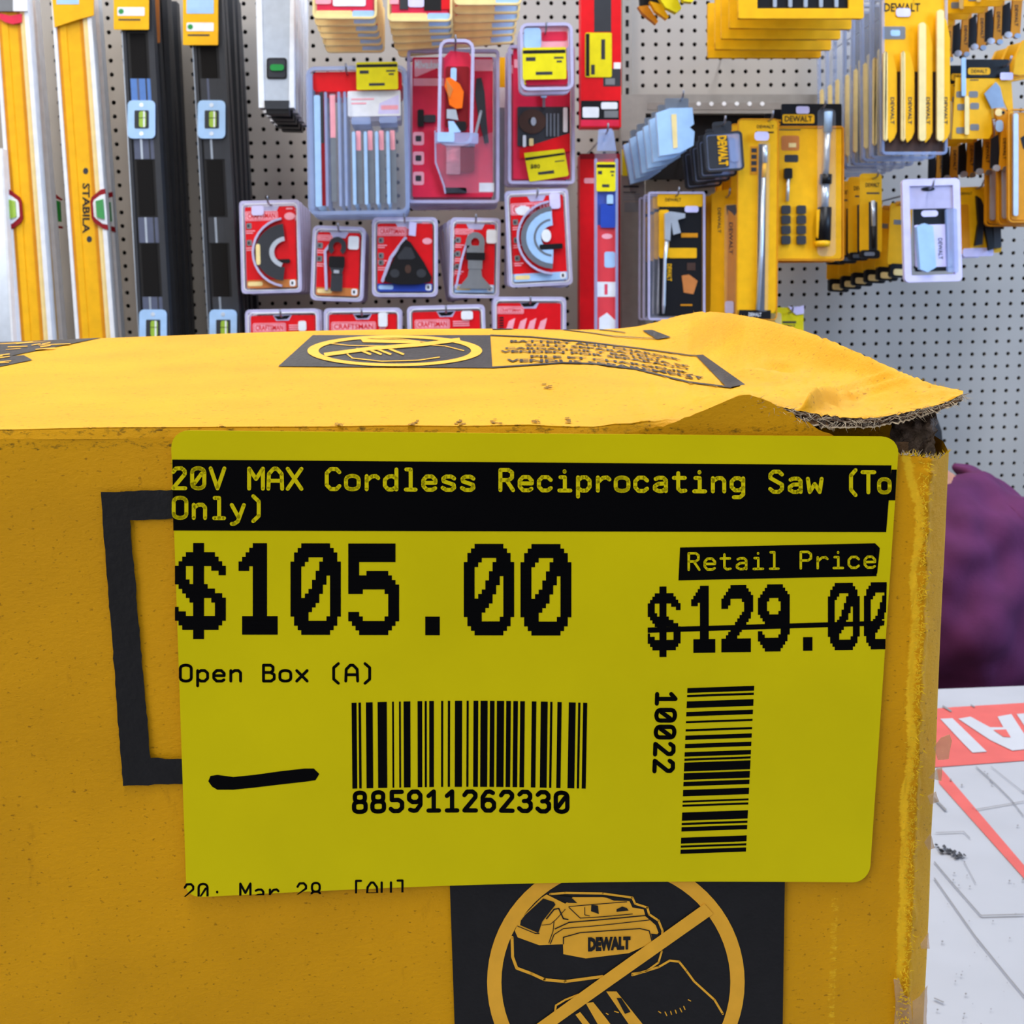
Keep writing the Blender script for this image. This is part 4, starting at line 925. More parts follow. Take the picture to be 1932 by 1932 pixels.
# jig/recip blade set in a big clear clamshell
els = [('R', 590, 135, 758, 172, 'red', 0, 1, 8), ('R', 655, 172, 755, 220, 'white', -1, 0, 3), ('T', 'RECIP BLADES', 662, 188, 700, 194, 'crimson', -1.3), ('P', [(715,196),(752,180),(752,216),(712,216)], 'lavender', -1.2, -.9), ('T', '12', 720, 198, 748, 212, 'crimson', -1.5)]
els = els[:2] + [els[3], ('R', 662, 186, 705, 189, 'pink', -1.4, -1), ('R', 662, 194, 690, 197, 'pink', -1.4, -1), ('R', 718, 200, 750, 208, 'pink', -1.4, -1)]
sh = [('F', 578, 126, 768, 405, 'clear2', -8, 4, 16, 7), ('R', 580, 128, 766, 403, 'clear', 4, 5, 14), ('R', 582, 140, 590, 395, 'clear2', -9, -2, 3), ('R', 592, 180, 604, 390, 'ltblue', -8, -6, 3)]
sh += [('R', x, 250, x+6, 388, 'ltblue', -12, -9, 3) for x in (663, 685, 706, 727)] + [('R', x, 175, x+5, 390, 'clear2', -12, -9, 2) for x in (612, 637, 648)] + [('R', 662, 222, 698, 236, 'clear2', -7, -4, 3), ('R', 714, 222, 748, 234, 'clear2', -7, -4, 3)]
bl = [('R', x, 250, x+12, 385, 'steel', -5, -4, 2) for x in (669, 691, 712, 733)] + [('R', x, 248, x+9, 285, 'pink', -5.6, -5, 2) for x in (670, 692, 713, 734)]
pr = [(('tool_blade','dark red blade'), [('R', 604, 172, 616, 388, 'dkred', -7, -4, 2), ('R', 603, 174, 610, 270, 'char', -7.6, -7)])]
item('blade_set', 'big clear clamshell of thin saw blades with a yellow price sticker', 'blade set', 2.04, (672, 140), [('backing_card', els), ('plastic_shell', sh)] + [('saw_blade', [bl[k], bl[k+4]]) for k in range(4)] + pr + [('saw_blade', [('R', 622, 178, 632, 380, 'steel', -6, -4, 2), ('R', 622, 180, 632, 260, 'pink', -6.4, -6)]), (('price_sticker','yellow price sticker'), sticker(673, 120, 751, 172, -10))], tilt=-1, stack=2, dy=.05, hang=(655, 140),
  labels=['second clear clamshell of thin saw blades, behind the stickered one', 'rearmost clear clamshell of thin saw blades'], keep=['plastic_shell', 'backing_card'])
# oscillating accessory kit
c = [('R', 778, 108, 930, 372, 'crimson', 0, 1.5, 4), ('R', 782, 112, 832, 145, 'pink', -.6, 0, 2), ('P', [(784,146),(826,128),(826,146)], 'crimson', -.9, -.6), ('R', 780, 148, 838, 162, 'pink', -.6, 0)]
c += [('T', 'Milwaukee', 783, 114, 828, 130, 'white', -1, 0, .03)] + [('R', 779, y, 800, y+25, 'pink', -.6, 0, 4) for y in (249, 286, 324)] + [('R', 784, y+7, 795, y+18, 'char', -.9, -.6, 2) for y in (249, 286, 324)] + [('R', 896, 112, 930, 134, 'pink', -.6, 0), ('R', 904, 345, 932, 362, 'white', -.6, 0)]
sh = [('F', 768, 94, 942, 384, 'rim', -6, 5, 9, 6), ('P', [(820,240),(900,262),(930,250),(930,365),(838,365),(822,310)], 'clear', -9, -8), ('S', [(821,248),(822,308),(838,352),(840,366)], 3, 'rim', -9, -3), ('R', 770, 96, 940, 382, 'clear', 5, 6, 8)]
item('accessory_kit', 'wide red clamshell kit of grinder and grout tools', 'accessory kit', 2.10, (855, 110), [('backing_card', c), ('plastic_shell', sh), (('arbor','black arbor'), [('R', 788, 208, 800, 240, 'black', -8, -2, 3), ('R', 800, 218, 822, 232, 'char', -8, -2, 3)]),
  (('scraper','dark slim scraper'), [('P', [(898,150),(908,148),(914,175),(918,230),(922,270),(914,272),(902,220),(896,180)], 'char', -8, -3), ('S', [(907,212),(896,258)], 5, 'silver', -9, -7, 1)]),
  (('saw_blade','steel and red blade'), [('R', 842, 276, 868, 330, 'pink', -8, -5, 3), ('R', 868, 276, 895, 326, 'dkred', -7, -4, 6), ('R', 840, 272, 896, 278, 'rim', -9, -5)]), (('pin','black pin'), [('R', 838, 355, 880, 366, 'black', -9, -3, 3)])],
  tilt=0, stack=2, dy=.06, labels=['second wide red clamshell kit behind the front one', 'rearmost wide red clamshell kit'], keep=['plastic_shell', 'backing_card'])
c = [('P', [(838,108),(850,95),(885,98),(892,112),(890,250),(840,250)], 'crimson', 3, 4), ('R', 842, 125, 886, 240, 'dkred', 1, 3, 4)]
item('bit_pack', 'slim clear pack with a bright orange tool, hung over the red kit', 'bit pack', 1.98, (858, 92), [('backing_card', c), ('plastic_shell', [('F', 828, 76, 895, 276, 'rim', -10, 4, 18, 6), ('R', 824, 252, 905, 272, 'clear2', -12, 0, 3), ('R', 828, 252, 860, 270, 'ltblue', -12.6, -12, 3), ('R', 830, 78, 893, 274, 'clear', 4, 5, 16)]),
  (('orange_tool','orange folding tool'), [('P', [(842,150),(850,148),(868,160),(876,175),(874,205),(862,207),(850,200),(846,180),(840,165)], 'orange', -9, -3), ('P', [(842,150),(856,170),(850,188),(846,180)], 'tan', -10, -9)]),
  (('steel_tip','pale blue tip'), [('R', 851, 130, 862, 155, 'ltblue', -8, -4, 3)]), ('steel_tip', [('P', [(845,208),(862,208),(867,228),(845,225)], 'silver', -8, -4)]), ('steel_tip', [('P', [(848,230),(858,230),(872,250),(850,252)], 'ltblue', -8, -4), ('R', 862, 230, 882, 248, 'black', -7, -3, 4)])], tilt=1, hang=(859, 88))
# hanging thin yellow/white strip between kits
item('tool_card', 'narrow yellow and white card showing between the two red kits', 'tool card', 2.2, (943, 180), [('backing_card', [('R', 935, 108, 953, 165, 'yellow', 0, 2), ('R', 935, 165, 953, 203, 'white', 0, 2), ('R', 935, 203, 952, 380, 'steel', 0, 2)])])
c = [('R', 968, 92, 1076, 338, 'crimson', 0, 1.5, 4), ('R', 970, 112, 984, 128, 'pink', -.5, 0), ('R', 976, 202, 1074, 276, 'char', -3, 0, 3), ('P', [(980,282),(1074,252),(1076,286),(980,300)], 'red', -3.4, -3)]
item('accessory_kit', 'red clamshell kit with dark tool tray and a yellow sticker at its bottom', 'accessory kit', 2.10, (1020, 100), [('backing_card', c), ('plastic_shell', [('F', 958, 86, 1084, 348, 'rim', -6, 5, 8, 6), ('R', 960, 88, 1082, 346, 'clear', 5, 6, 8)]),
  (('hex_driver','pale blue driver'), [('R', 1020, 163, 1031, 186, 'ltblue', -9, -4, 2), ('R', 1023, 186, 1028, 204, 'steel', -8, -4)]), (('saw_disc','bronze disc'), [('A', 1004, 230, 8, 26, 0, 360, 'brown', -5, -3, .9), ('E', 1006, 230, 5, 8, 'silver', -6, -5)]),
  (('pin_set','steel pins'), [('R', 1062, 204, 1070, 250, 'white', -6, -3, 2), ('R', 986, 256, 992, 278, 'white', -6, -3, 2), ('R', 998, 262, 1006, 276, 'cream', -6, -3, 2)] + [('R', 1030+7*k, 215, 1033+7*k, 258, 'steel', -5, -3) for k in range(4)]),
  (('price_sticker','yellow price sticker with handwriting-like figures'), [('P', [(988,290),(1062,282),(1064,284),(1072,330),(1070,333),(1000,344),(998,342)], 'lemon', -8, -7.6), ('P', [(990,299),(1064,289),(1065,293),(991,304)], 'black', -8.3, -8), ('T', '$80', 1000, 311, 1018, 320, 'black', -8.4), ('P', [(1014,326),(1044,322),(1045,328),(1015,331)], 'char', -8.3, -8), ('P', [(1046,305),(1064,303),(1064,305),(1046,307)], 'char', -8.3, -8)])],
  tilt=0, stack=1, dy=.05, labels=['second red clamshell kit with dark tray, behind the stickered one'], keep=['plastic_shell', 'backing_card'])
item('bit_pack', 'clear pack with white top glare and yellow price sticker, hung over the dark-tray kit', 'bit pack', 1.98, (1028, 62), [('backing_card', [('R', 990, 52, 1072, 92, 'pink', 0, 1, 6), ('R', 1022, 60, 1070, 78, 'crimson', -.5, 0, 4), ('R', 990, 130, 1070, 160, 'crimson', 0, 1, 6)]), ('plastic_shell', [('F', 980, 45, 1080, 172, 'rim', -8, 3, 14, 6), ('R', 988, 54, 1020, 92, 'ltblue', -6, -5, 6), ('R', 982, 47, 1078, 170, 'clear', 3, 4, 12)]),
  (('price_sticker','bright yellow price sticker'), sticker(984, 92, 1066, 152, -10))], tilt=-1, stack=1, dy=.04, hang=(1028, 64), labels=['second clear pack behind the one with the bright yellow sticker'])
# tall red cartons
item('blade_box', 'tall red box with grey stripe and a sideways yellow sticker', 'box', 2.06, (1132, 100), [('carton', [('R', 1096, -80, 1172, 240, 'red', 0, 30), ('R', 1121, -80, 1153, 60, 'char', -.5, 0), ('R', 1158, 118, 1171, 130, 'white', -.5, 0), ('R', 1138, 130, 1171, 163, 'char', -.5, 0), ('R', 1142, 148, 1160, 160, 'grey', -.8, -.5), ('R', 1096, 190, 1168, 226, 'black', -.5, 0), ('R', 1099, 202, 1130, 222, 'white', -.8, -.5, 3), ('R', 1134, 193, 1165, 206, 'white', -.8, -.5, 3), ('R', 1140, 209, 1166, 222, 'grey', -.8, -.5), ('R', 1096, 226, 1168, 238, 'crimson', -.5, 0)]),
  (('price_sticker','sideways yellow price sticker'), sticker(1104, 62, 1154, 146, -1.5, vert=True))], tilt=0)
item('blade_box', 'tall red box hanging below the grey-striped one', 'box', 2.12, (1132, 320), [('carton', [('R', 1094, 292, 1170, 760, 'red', 0, 35), ('R', 1094, 290, 1170, 300, 'dkred', -.5, 0), ('R', 1102, 336, 1124, 346, 'pink', -.5, 0, 3), ('R', 1158, 300, 1170, 760, 'dkred', -1, 0)])])
c = [('R', 1126, 355, 1162, 425, 'blue', -2, 0), ('R', 1126, 430, 1162, 760, 'red', -2, 0), ('E', 1145, 446, 10, 5, 'pink', -2.4, -2), ('R', 1140, 475, 1160, 505, 'ltblue', -2.4, -2, 4), ('R', 1126, 532, 1161, 560, 'white', -2.4, -2), ('T', '1', 1140, 536, 1146, 556, 'crimson', -2.7), ('P', [(1130,600),(1145,590),(1160,604),(1160,622),(1130,622)], 'white', -2.4, -2)]
item('tube_pack', 'long clear tube pack, blue above and red below, with a yellow sticker', 'tube pack', 2.02, (1144, 250), [('backing_card', c), ('plastic_shell', [('P', [(1128,245),(1154,243),(1158,250),(1164,300),(1164,760),(1124,760),(1122,300)], 'clear', -3, 6), ('P', [(1129,245),(1153,243),(1157,250),(1162,285),(1126,285)], 'clear2', -3.5, -3), ('R', 1121, 300, 1126, 760, 'clear2', -7, 2, 2), ('R', 1160, 300, 1165, 760, 'clear2', -7, 2, 2)]), (('price_sticker','yellow price sticker'), sticker(1124, 307, 1160, 362, -8)), (('blue_tool','blue blade'), [('R', 1132, 385, 1160, 430, 'blue', -6, -3, 3), ('R', 1144, 368, 1156, 388, 'ltblue', -6, -3, 3)])], hang=(1143, 252))
# ---- card stacks at the top
def topstack(x0, y0, x1, yb, front, label, n, lean, lab, sxx, szz):
    item('blade_pack', label, 'blade pack', 1.97, ((x0+x1)/2, -30), [('backing_card', [('R', x0+8, -60, x1-8, yb-12, 'crimson', 0, 1), ('R', x0+4, yb-16, x0+(x1-x0)*.62, yb-3, 'cream', -1, 0, 4), ('R', x0+(x1-x0)*.62, yb-16, x1-4, yb-3, 'ltblue', -1, 0, 3)] + front),
       ('plastic_shell', [('F', x0, -60, x1, yb, 'cream', -3, 3, 10, 4), ('R', x0+2, -60, x1-2, yb-2, 'clear', 3, 4, 8)])], stack=n, dy=.028, sx=sxx, sz=szz, lean=lean, group='card packs cut off by the top of the frame', labels=[lab % k for k in ['second','third','fourth','fifth','sixth'][:n]])
topstack(590, 0, 711, 36, [('R', 628, -60, 690, 12, 'white', -1.5, 0, 4), ('R', 595, -20, 625, 8, 'pink', -1.5, 0, 4)], 'pink and white card pack at the top, beside the short silver level', 5, 0, '%s card under the pink and white top pack', .001, -.004)
topstack(731, 0, 853, 41, [('R', 735, -40, 752, 8, 'pink', -1.5, 0), ('R', 770, -40, 800, 14, 'lavender', -2, 0, 4), ('R', 754, -40, 770, 18, 'char', -1.8, 0), ('R', 800, -40, 832, 20, 'black', -1.8, 0), ('R', 833, -40, 850, 18, 'red', -1.8, 0)], 'dark and red card pack at the top, middle of three', 5, -1.0, '%s card under the dark and red top pack', .001, -.004)
topstack(856, 0, 984, 10, [], 'cream edged card pack at the top, nearest the tall red box', 5, -.8, '%s card under the cream edged top pack', -.001, -.006)
# ---- right-hand section
item('display_rail', 'pale perforated steel rail above the yellow drill bit cards', 'display rail', 2.30, (1360, 195), [('rail', [('R', 1172, 178, 1545, 214, 'metal_post', 0, 20)] + [('R', 1222, 194, 1475, 207, 'grayboard', -.6, 0)] + [('E', 1318+24*k, 196, 4, 4, 'white', -1.4, -.6) for k in range(6)]), ('upright', [('R', 1172, 214, 1218, 760, 'metal_post', 0, 20)])])
item('shadow_sheet', 'black backing panel under the steel rail, behind the drill bit cards', 'painted shadow', 2.325, (1400, 280), [('panel', [('R', 1219, 216, 1560, 338, 'black', 0, 12)])])  # black sheet stands in for the shadow cast by the products
item('carton_strip', 'tall narrow grey carton with a yellow header label', 'box', 2.16, (1195, 280), [('carton', [('R', 1173, 330, 1216, 760, 'grayboard', 0, 30), ('R', 1176, 350, 1205, 354, 'char', -.4, 0), ('R', 1176, 362, 1200, 364, 'char', -.4, 0), ('R', 1178, 382, 1204, 400, 'grey', -.4, 0)] + [('R', 1176, 366+5*k, 1208, 368+5*k, 'grey', -.4, 0) for k in range(3)]),
   (('header_label','yellow header label with black top'), [('P', [(1174,266),(1205,266),(1215,276),(1215,282),(1174,282)], 'black', -1, 2), ('R', 1174, 281, 1216, 332, 'lemon', -1, 2), ('R', 1178, 271, 1200, 277, 'yellow', -1.3, -1)])])
# pale clear clamshells on a long peg
item('clip_pack', 'pale blue clear clamshell tilted on its peg under the steel rail', 'clamshell', 2.0, (1290, 215), [('plastic_shell', [('P', [(1236,215),(1262,206),(1304,205),(1307,236),(1299,242),(1308,250),(1306,276),(1280,290),(1242,296),(1240,260)], 'ltblue', -10, 3), ('R', 1254, 186, 1298, 206, 'steel', -4, 1, 3), ('P', [(1264,218),(1274,217),(1276,280),(1268,282)], 'cream', -11, -10)])], stack=5, dy=.03, sx=-.006, sz=-.005, lean=-1.2, group='pale clamshells under the rail', labels=[f'{k} pale blue clamshell fanned behind the tilted front one' for k in ['second','third','fourth','fifth','rearmost']], hang=(1283, 190))
item('clip_pack', 'smoky clear clamshell with upright yellow lettering beside the pale clamshells', 'clamshell', 2.0, (1360, 250), [('plastic_shell', [('R', 1326, 250, 1398, 324, 'clear2', -6, 3, 8), ('F', 1326, 250, 1398, 324, 'char', -7, 3, 8, 4), ('R', 1345, 230, 1380, 250, 'char', -4, 2, 4), ('R', 1372, 264, 1388, 308, 'clear2', -9, -6, 6)]), (('insert','dark insert with yellow letters'), [('R', 1332, 256, 1370, 318, 'char', -7, -6, 4), ('T', 'DEWALT', 1350, 257, 1368, 314, 'yellow', -8, 90, .05)])], tilt=-4, stack=3, dy=.035, sx=-.004, sz=-.005, lean=-.6, group='smoky clamshells under the rail', labels=[f'{k} smoky clamshell behind the yellow-lettered one' for k in ['second','third','rearmost']], hang=(1362, 238))
# drill bit card
c = [('R', 1240, 366, 1326, 390, 'yellow', -1, 1, 4), ('T', 'DEWALT', 1255, 374, 1285, 380, 'black', -1.3), ('T', 'ADAPTER', 1290, 374, 1320, 380, 'black', -1.3), ('R', 1244, 390, 1324, 596, 'black', 0, 2), ('R', 1243, 396, 1262, 487, 'yellow', -2, 0, 4), ('R', 1262, 468, 1314, 487, 'yellow', -2, 0, 2), ('R', 1285, 440, 1316, 448, 'amber', -2, 0)]
c = [e for e in c if not (e[0] == 'T' and e[1] == 'ADAPTER')] + [('P', [(1286,520),(1300,518),(1316,530),(1308,555),(1290,552)], 'tan', -1, 0), ('R', 1284, 574, 1306, 577, 'amber', -1, 0), ('T', 'DEWALT', 1258, 498, 1267, 530, 'yellow', -1.5, 90, .03), ('R', 1296, 496, 1312, 510, 'brown', -1, 0)]
item('bit_pack', 'black card with yellow header and an angled silver attachment', 'bit pack', 2.05, (1283, 376), [('backing_card', c), ('plastic_shell', [('F', 1222, 362, 1330, 604, 'rim', -3, 2, 5, 4), ('R', 1224, 364, 1328, 602, 'clear', 2, 3, 4)]), (('angle_driver','silver angled driver'), [('P', [(1252,404),(1262,400),(1290,404),(1290,412),(1276,416),(1282,440),(1268,444),(1264,420),(1262,455),(1252,452)], 'silver', -12, -3), ('C', [(1257,452),(1253,490),(1251,575),(1250,592)], [4,3,3.4,2], 'silver', -7)]), (('price_tag','small white price tag'), [('R', 1291, 389, 1317, 401, 'lavender', -4, -3.6, 4)])],
  tilt=0, stack=3, dy=.045, group='black and yellow bit cards', hang=(1275, 370), labels=[f'{k} card behind the angled silver attachment' for k in ['second','third','rearmost']])
c = [('P', [(1343,368),(1352,360),(1375,358),(1380,366),(1396,364),(1398,372),(1396,598),(1340,598)], 'yellow', 0, 2), ('P', [(1370,388),(1388,386),(1390,400),(1384,410),(1372,405)], 'black', -1, 0), ('P', [(1373,396),(1381,402),(1387,410),(1385,596),(1371,596)], 'amber', -2, 0), ('T', 'DEWALT', 1375, 420, 1382, 480, 'black', -2.4, 90), ('T', 'DEWALT', 1354, 392, 1360, 440, 'char', -.5, 90)]
item('bit_pack', 'plain yellow narrow drill bit card between the black card and the tallest card', 'bit pack', 2.06, (1365, 372), [('backing_card', c), ('plastic_shell', [('R', 1366, 386, 1390, 596, 'clear', -7, -2, 6)]), (('price_tag','small white price tag'), [('R', 1366, 568, 1382, 592, 'lavender', -8, -7.6, 4)])], stack=3, dy=.04, group='narrow yellow bit cards', hang=(1370, 372), labels=[f'{k} narrow yellow card behind the plain one' for k in ['second','third','rearmost']])
c = [('R', 1394, 225, 1468, 590, 'yellow', 0, 2, 8), ('T', 'DEWALT', 1428, 236, 1460, 242, 'black', -.4), ('R', 1426, 248, 1460, 251, 'black', -.4, 0), ('R', 1432, 272, 1446, 585, 'char', -.6, 0), ('R', 1416, 276, 1430, 330, 'amber', -.5, 0)] + [('R', 1418, 280+12*k, 1428, 288+12*k, 'char', -.7, -.5) for k in range(4)] + [('R', 1398, 585, 1458, 602, 'black', -.6, 2), ('T', 'DEWALT', 1416, 590, 1440, 597, 'white', -.9)]
item('bit_pack', 'tallest yellow card with one long silver drill bit', 'bit pack', 2.02, (1432, 234), [('backing_card', c), ('plastic_shell', [('R', 1430, 268, 1450, 588, 'clear', -9, -2, 6), ('F', 1392, 224, 1470, 604, 'amber', -1, 2, 8, 2)]), (('drill_bit','long silver drill bit'), [('C', [(1442,275),(1442,308)], 5, 'silver', -5), ('C', [(1442,308),(1440,336)], 4, 'yellow', -5), ('C', [(1440,336),(1437,480),(1432,585)], 4, 'silver', -5)]), (('price_tag','small white price tag'), [('R', 1421, 250, 1448, 267, 'lavender', -10, -9.6, 6)])],
  tilt=.6, stack=3, dy=.05, group='tall yellow bit cards', hang=(1450, 228), labels=[f'{k} tall yellow card behind the long silver bit' for k in ['second','third','rearmost']])
c = [('R', 1474, 196, 1588, 240, 'black', -1, 1, 3), ('R', 1476, 216, 1536, 233, 'yellow', -1.4, -1, 3), ('T', 'DEWALT', 1480, 219, 1532, 230, 'black', -1.8), ('R', 1464, 238, 1588, 488, 'yellow', 0, 2, 4), ('R', 1470, 244, 1510, 246, 'char', -.4, 0), ('R', 1474, 256, 1508, 284, 'tan', -.4, 0, 4), ('R', 1488, 270, 1502, 278, 'cream', -.7, -.4), ('R', 1480, 292, 1506, 306, 'char', -.5, 0, 3)]
bits = [('bit', [('R', x, 388+y, x+17, 404+y, 'char', -6, -1, 3)]) for x in (1473, 1502) for y in (0, 19, 38, 57)]
item('screwdriver_set', 'yellow set card with black header, a screwdriver and rows of dark bits', 'screwdriver set', 2.04, (1535, 205), [('backing_card', c), ('plastic_shell', [('F', 1462, 238, 1592, 492, 'amber', -2, 3, 6, 3), ('R', 1538, 208, 1572, 484, 'clear', -13, -12, 8)]), (('screwdriver','silver shaft with yellow and black grip'), [('C', [(1561,212),(1560,250)], 7.5, 'ltblue', -5), ('C', [(1560,250),(1556,330)], 6, 'silver', -5), ('C', [(1556,330),(1555,348)], 11, 'black', -7), ('C', [(1555,348),(1554,392)], [8,7], 'silver', -6), ('C', [(1553,392),(1550,455)], [13,14], 'black', -8), ('R', 1536, 396, 1554, 452, 'yellow', -14, -8, 6), ('C', [(1549,455),(1549,466)], [15,14], 'yellow', -7)]),
  (('socket','dark socket with silver shank'), [('R', 1478, 318, 1493, 338, 'black', -7, -1, 3), ('C', [(1486,338),(1484,380)], 3, 'silver', -4)]), (('price_tag','small white price tag'), [('R', 1501, 201, 1526, 215, 'lavender', -3, -2.6, 4)])] + bits, tilt=0, stack=2, dy=.05, hang=(1548, 206), labels=['second screwdriver set card, behind the front one', 'rearmost screwdriver set card'], keep=['backing_card', 'plastic_shell'])
# stacked open yellow cases at the top
p = [('case_body', [('R', 1392, -80, 1428, 36, 'yellow', -3, 4, 3), ('R', 1392, 17, 1628, 36, 'yellow', -4, 4, 4), ('R', 1600, -80, 1628, 36, 'yellow', -3, 4, 3), ('R', 1420, -80, 1605, 20, 'black', 1, 3)])] + [('bit', [('R', 1458+29*k, -60, 1465+29*k, 14, 'silver', -2, 1, 2)]) for k in range(5)]
item('bit_case', 'wide yellow bit case with dark window, frontmost at the top', 'bit case', 1.86, (1510, -20), p, stack=4, dy=.05, group='wide yellow bit cases', sx=.0, sz=-.004, labels=[f'{k} wide yellow bit case under the windowed one' for k in ['second','third','fourth','rearmost']], keep=['case_body'], hang=(1510, -30))
# yellow tips top
for k, (pts, lab) in enumerate((([(1204,12),(1222,10),(1242,40),(1238,45),(1212,24)], 'amber pointed clip tip at the top, nearest the tall red box'), ([(1226,2),(1248,8),(1262,32),(1258,36),(1236,20)], 'second pointed yellow clip tip at the top'), ([(1240,-10),(1278,-4),(1286,16),(1276,24),(1256,14)], 'broad yellow clip tip at the top, third of four'), ([(1280,-14),(1318,-12),(1306,4),(1290,2)], 'yellow clip tip at the top, nearest the wide yellow cases'))):
    item('spring_clip', lab, 'clip', 2.1-.02*k, pts[0], [('jaw', [('P', pts, 'amber' if k == 0 else 'lemon' if k > 1 else 'yellow', 0, 14)]), (('grip','black grip'), [('P', [(pts[0][0]+2, pts[0][1]-30), (pts[1][0]+10, pts[1][1]-30), (pts[1][0]+4, pts[1][1]-1), (pts[0][0]+4, pts[0][1]-1)], 'black', 2, 12)])], group='clips at the top of the pegboard')
# spade bit clamshell
sh = [('F', 1662, -60, 1786, 292, 'clear2', -4, 6, 8, 5), ('R', 1664, -60, 1784, 290, 'clear', 5, 6, 6)] + [('R', x, 100-(x-1660)*.5 if x > 1720 else 100, x+7, 268, 'cream', -13, -8, 5) for x in (1662, 1695)] + [('R', 1728, 46, 1741, 268, 'cream', -13, -8, 6), ('R', 1762, 22, 1775, 268, 'cream', -13, -8, 6)]  # cream strips paint the reflections on the plastic beside each bit
c = [('R', 1664, -60, 1788, 135, 'yellow', 0, 2), ('T', 'DEWALT', 1668, 6, 1736, 22, 'black', -.5), ('R', 1665, 50, 1708, 74, 'grey', -.5, 0, 3), ('R', 1680, 57, 1698, 68, 'ltblue', -.8, -.5, 3), ('R', 1664, 135, 1788, 285, 'brown', 2, 4)]
bits = [(('spade_bit','yellow flat drill bit with black print'), [('P', [(x+3,t),(x+10,t-8),(x+18,t),(x+25,t+34),(x+25,250),(x+20,262),(x+12,270),(x+8,262),(x,250),(x,t+34)], 'yellow', -7, -4), ('T', 'DEWALT', x+13, 185, x+20, 236, 'char', -7.5, 90)]) for x, t in ((1664,104),(1697,104),(1731,52),(1764,40))]
item('spade_bit_set', 'large yellow clamshell with four flat spade bits', 'spade bit set', 1.96, (1725, -20), [('backing_card', c), ('plastic_shell', sh)] + bits + [(('price_tag','small white price tag'), [('R', 1690, 16, 1717, 32, 'lavender', -2, -1.6, 5)])], tilt=0, stack=7, dy=.045, sx=-.0, group='large spade bit clamshells', keep=['plastic_shell'], labels=[f'{k} clear clamshell edge behind the spade bit set' for k in ['second','third','fourth','fifth','sixth','seventh','rearmost']], hang=(1725, -10))
# long masonry bit cards
def bitcard(x0, y0, x1, y1, label, stack, lab, Y, tip='black', g=None, tilt=0):
    cx = (x0+x1)/2
    c = [('R', x0, y0, x1, y1-10, 'yellow', 0, 2, 7), ('T', 'DEWALT', cx-10, y0+18, cx+16, y0+26, 'black', -.4), ('R', cx-8, y0+36, cx+16, y0+39, 'char', -.4, 0), ('R', cx-4, y0+54, cx+12, y1-14, 'char', -.4, 0)]
    item('bit_pack', label, 'bit pack', Y, (cx, y0+8), [('backing_card', c), (('drill_bit','silver drill bit'), [('C', [(cx+2,y0+52),(cx+3,y0+100)], 4, 'silver', -5), ('C', [(cx+3,y0+100),(cx+4,y1-20)], 4, 'black', -5)]), (('base_clip','black base clip'), [('R', x0, y1-16, x1-6, y1, tip, -6, 3, 5), ('R', x0+6, y1-12, x1-16, y1-5, 'steel', -7, -6, 3)])], tilt=tilt, stack=stack, dy=.035, sx=-.008, sz=-.002, group=g, labels=lab, hang=(cx+4, y0+10))
bitcard(1622, 327, 1664, 488, 'yellow masonry bit card with black foot, under the spade bit set', 3, [f'{k} yellow masonry bit card, behind the black-footed one' for k in ['second','third','rearmost']], 2.05, g='masonry bit cards')
def smallcard(x, y): pass
c = [('R', 1680, 384, 1722, 500, 'yellow', 0, 2, 4), ('R', 1690, 380, 1710, 388, 'amber', -1, 2, 3), ('R', 1688, 415, 1702, 424, 'grey', -.5, 0)]
item('bit_pack', 'small yellow card with black cap, frontmost of the row behind the white clamshell', 'bit pack', 2.08, (1700, 385), [('backing_card', c), (('end_cap','black cap with cream dot'), [('R', 1684, 498, 1724, 524, 'black', -6, 4, 5), ('R', 1690, 508, 1712, 520, 'cream', -7, -6, 4)])], tilt=3, stack=5, dy=.03, sx=-.012, sz=-.004, group='small capped yellow cards', labels=[f'{k} small capped yellow card in the row behind the white clamshell' for k in ['second','third','fourth','fifth','rearmost']], hang=(1698, 386))
c = [('R', 1722, 390, 1786, 512, 'black', -1, 1, 3), ('R', 1736, 397, 1768, 409, 'lavender', -1.5, -1, 6), ('R', 1722, 424, 1786, 504, 'lavender', -2, -1, 4), ('T', 'DEWALT', 1766, 450, 1774, 490, 'char', -2.4, 90)]
item('clamshell_pack', 'white-rimmed clamshell with black insert and pale blue block', 'clamshell', 1.98, (1750, 350), [('backing_card', c), ('plastic_shell', [('F', 1700, 338, 1808, 532, 'lavender', -6, 3, 8, 13), ('R', 1712, 350, 1796, 394, 'rim', -3, 1, 3), ('E', 1749, 357, 13, 4, 'black', -4, -3), ('R', 1780, 395, 1800, 515, 'clear2', -8, -2, 4)]), (('blue_block','pale blue plastic block'), [('P', [(1722,428),(1736,422),(1752,428),(1756,505),(1740,514),(1726,508)], 'ltblue', -14, -3)])], tilt=-1.5, hang=(1749, 357))
c = [('R', 1800, 352, 1886, 478, 'yellow', 0, 2, 6), ('T', 'DEWALT', 1812, 362, 1834, 367, 'black', -.4), ('R', 1806, 385, 1826, 470, 'amber', -.6, 0, 4), ('R', 1812, 468, 1870, 484, 'lavender', -1, 2, 4)]
item('pliers_pack', 'yellow card with black-handled pliers, beside the white clamshell', 'pliers pack', 2.08, (1842, 358), [('backing_card', c), (('pliers','black-handled pliers'), [('P', [(1838,370),(1846,376),(1852,392),(1860,376),(1868,372),(1862,400),(1868,470),(1858,474),(1850,420),(1846,462),(1832,464),(1840,420)], 'black', -9, -2), ('R', 1868, 375, 1882, 470, 'char', -8, -1, 4)]), (('price_tag','small white price tag'), [('R', 1868, 356, 1884, 378, 'lavender', -4, -3.6, 4)])], tilt=-2, stack=2, dy=.04, sx=-.006, group=None, labels=['second pliers card behind the front one', 'rearmost of the yellow pliers cards'], hang=(1842, 356))
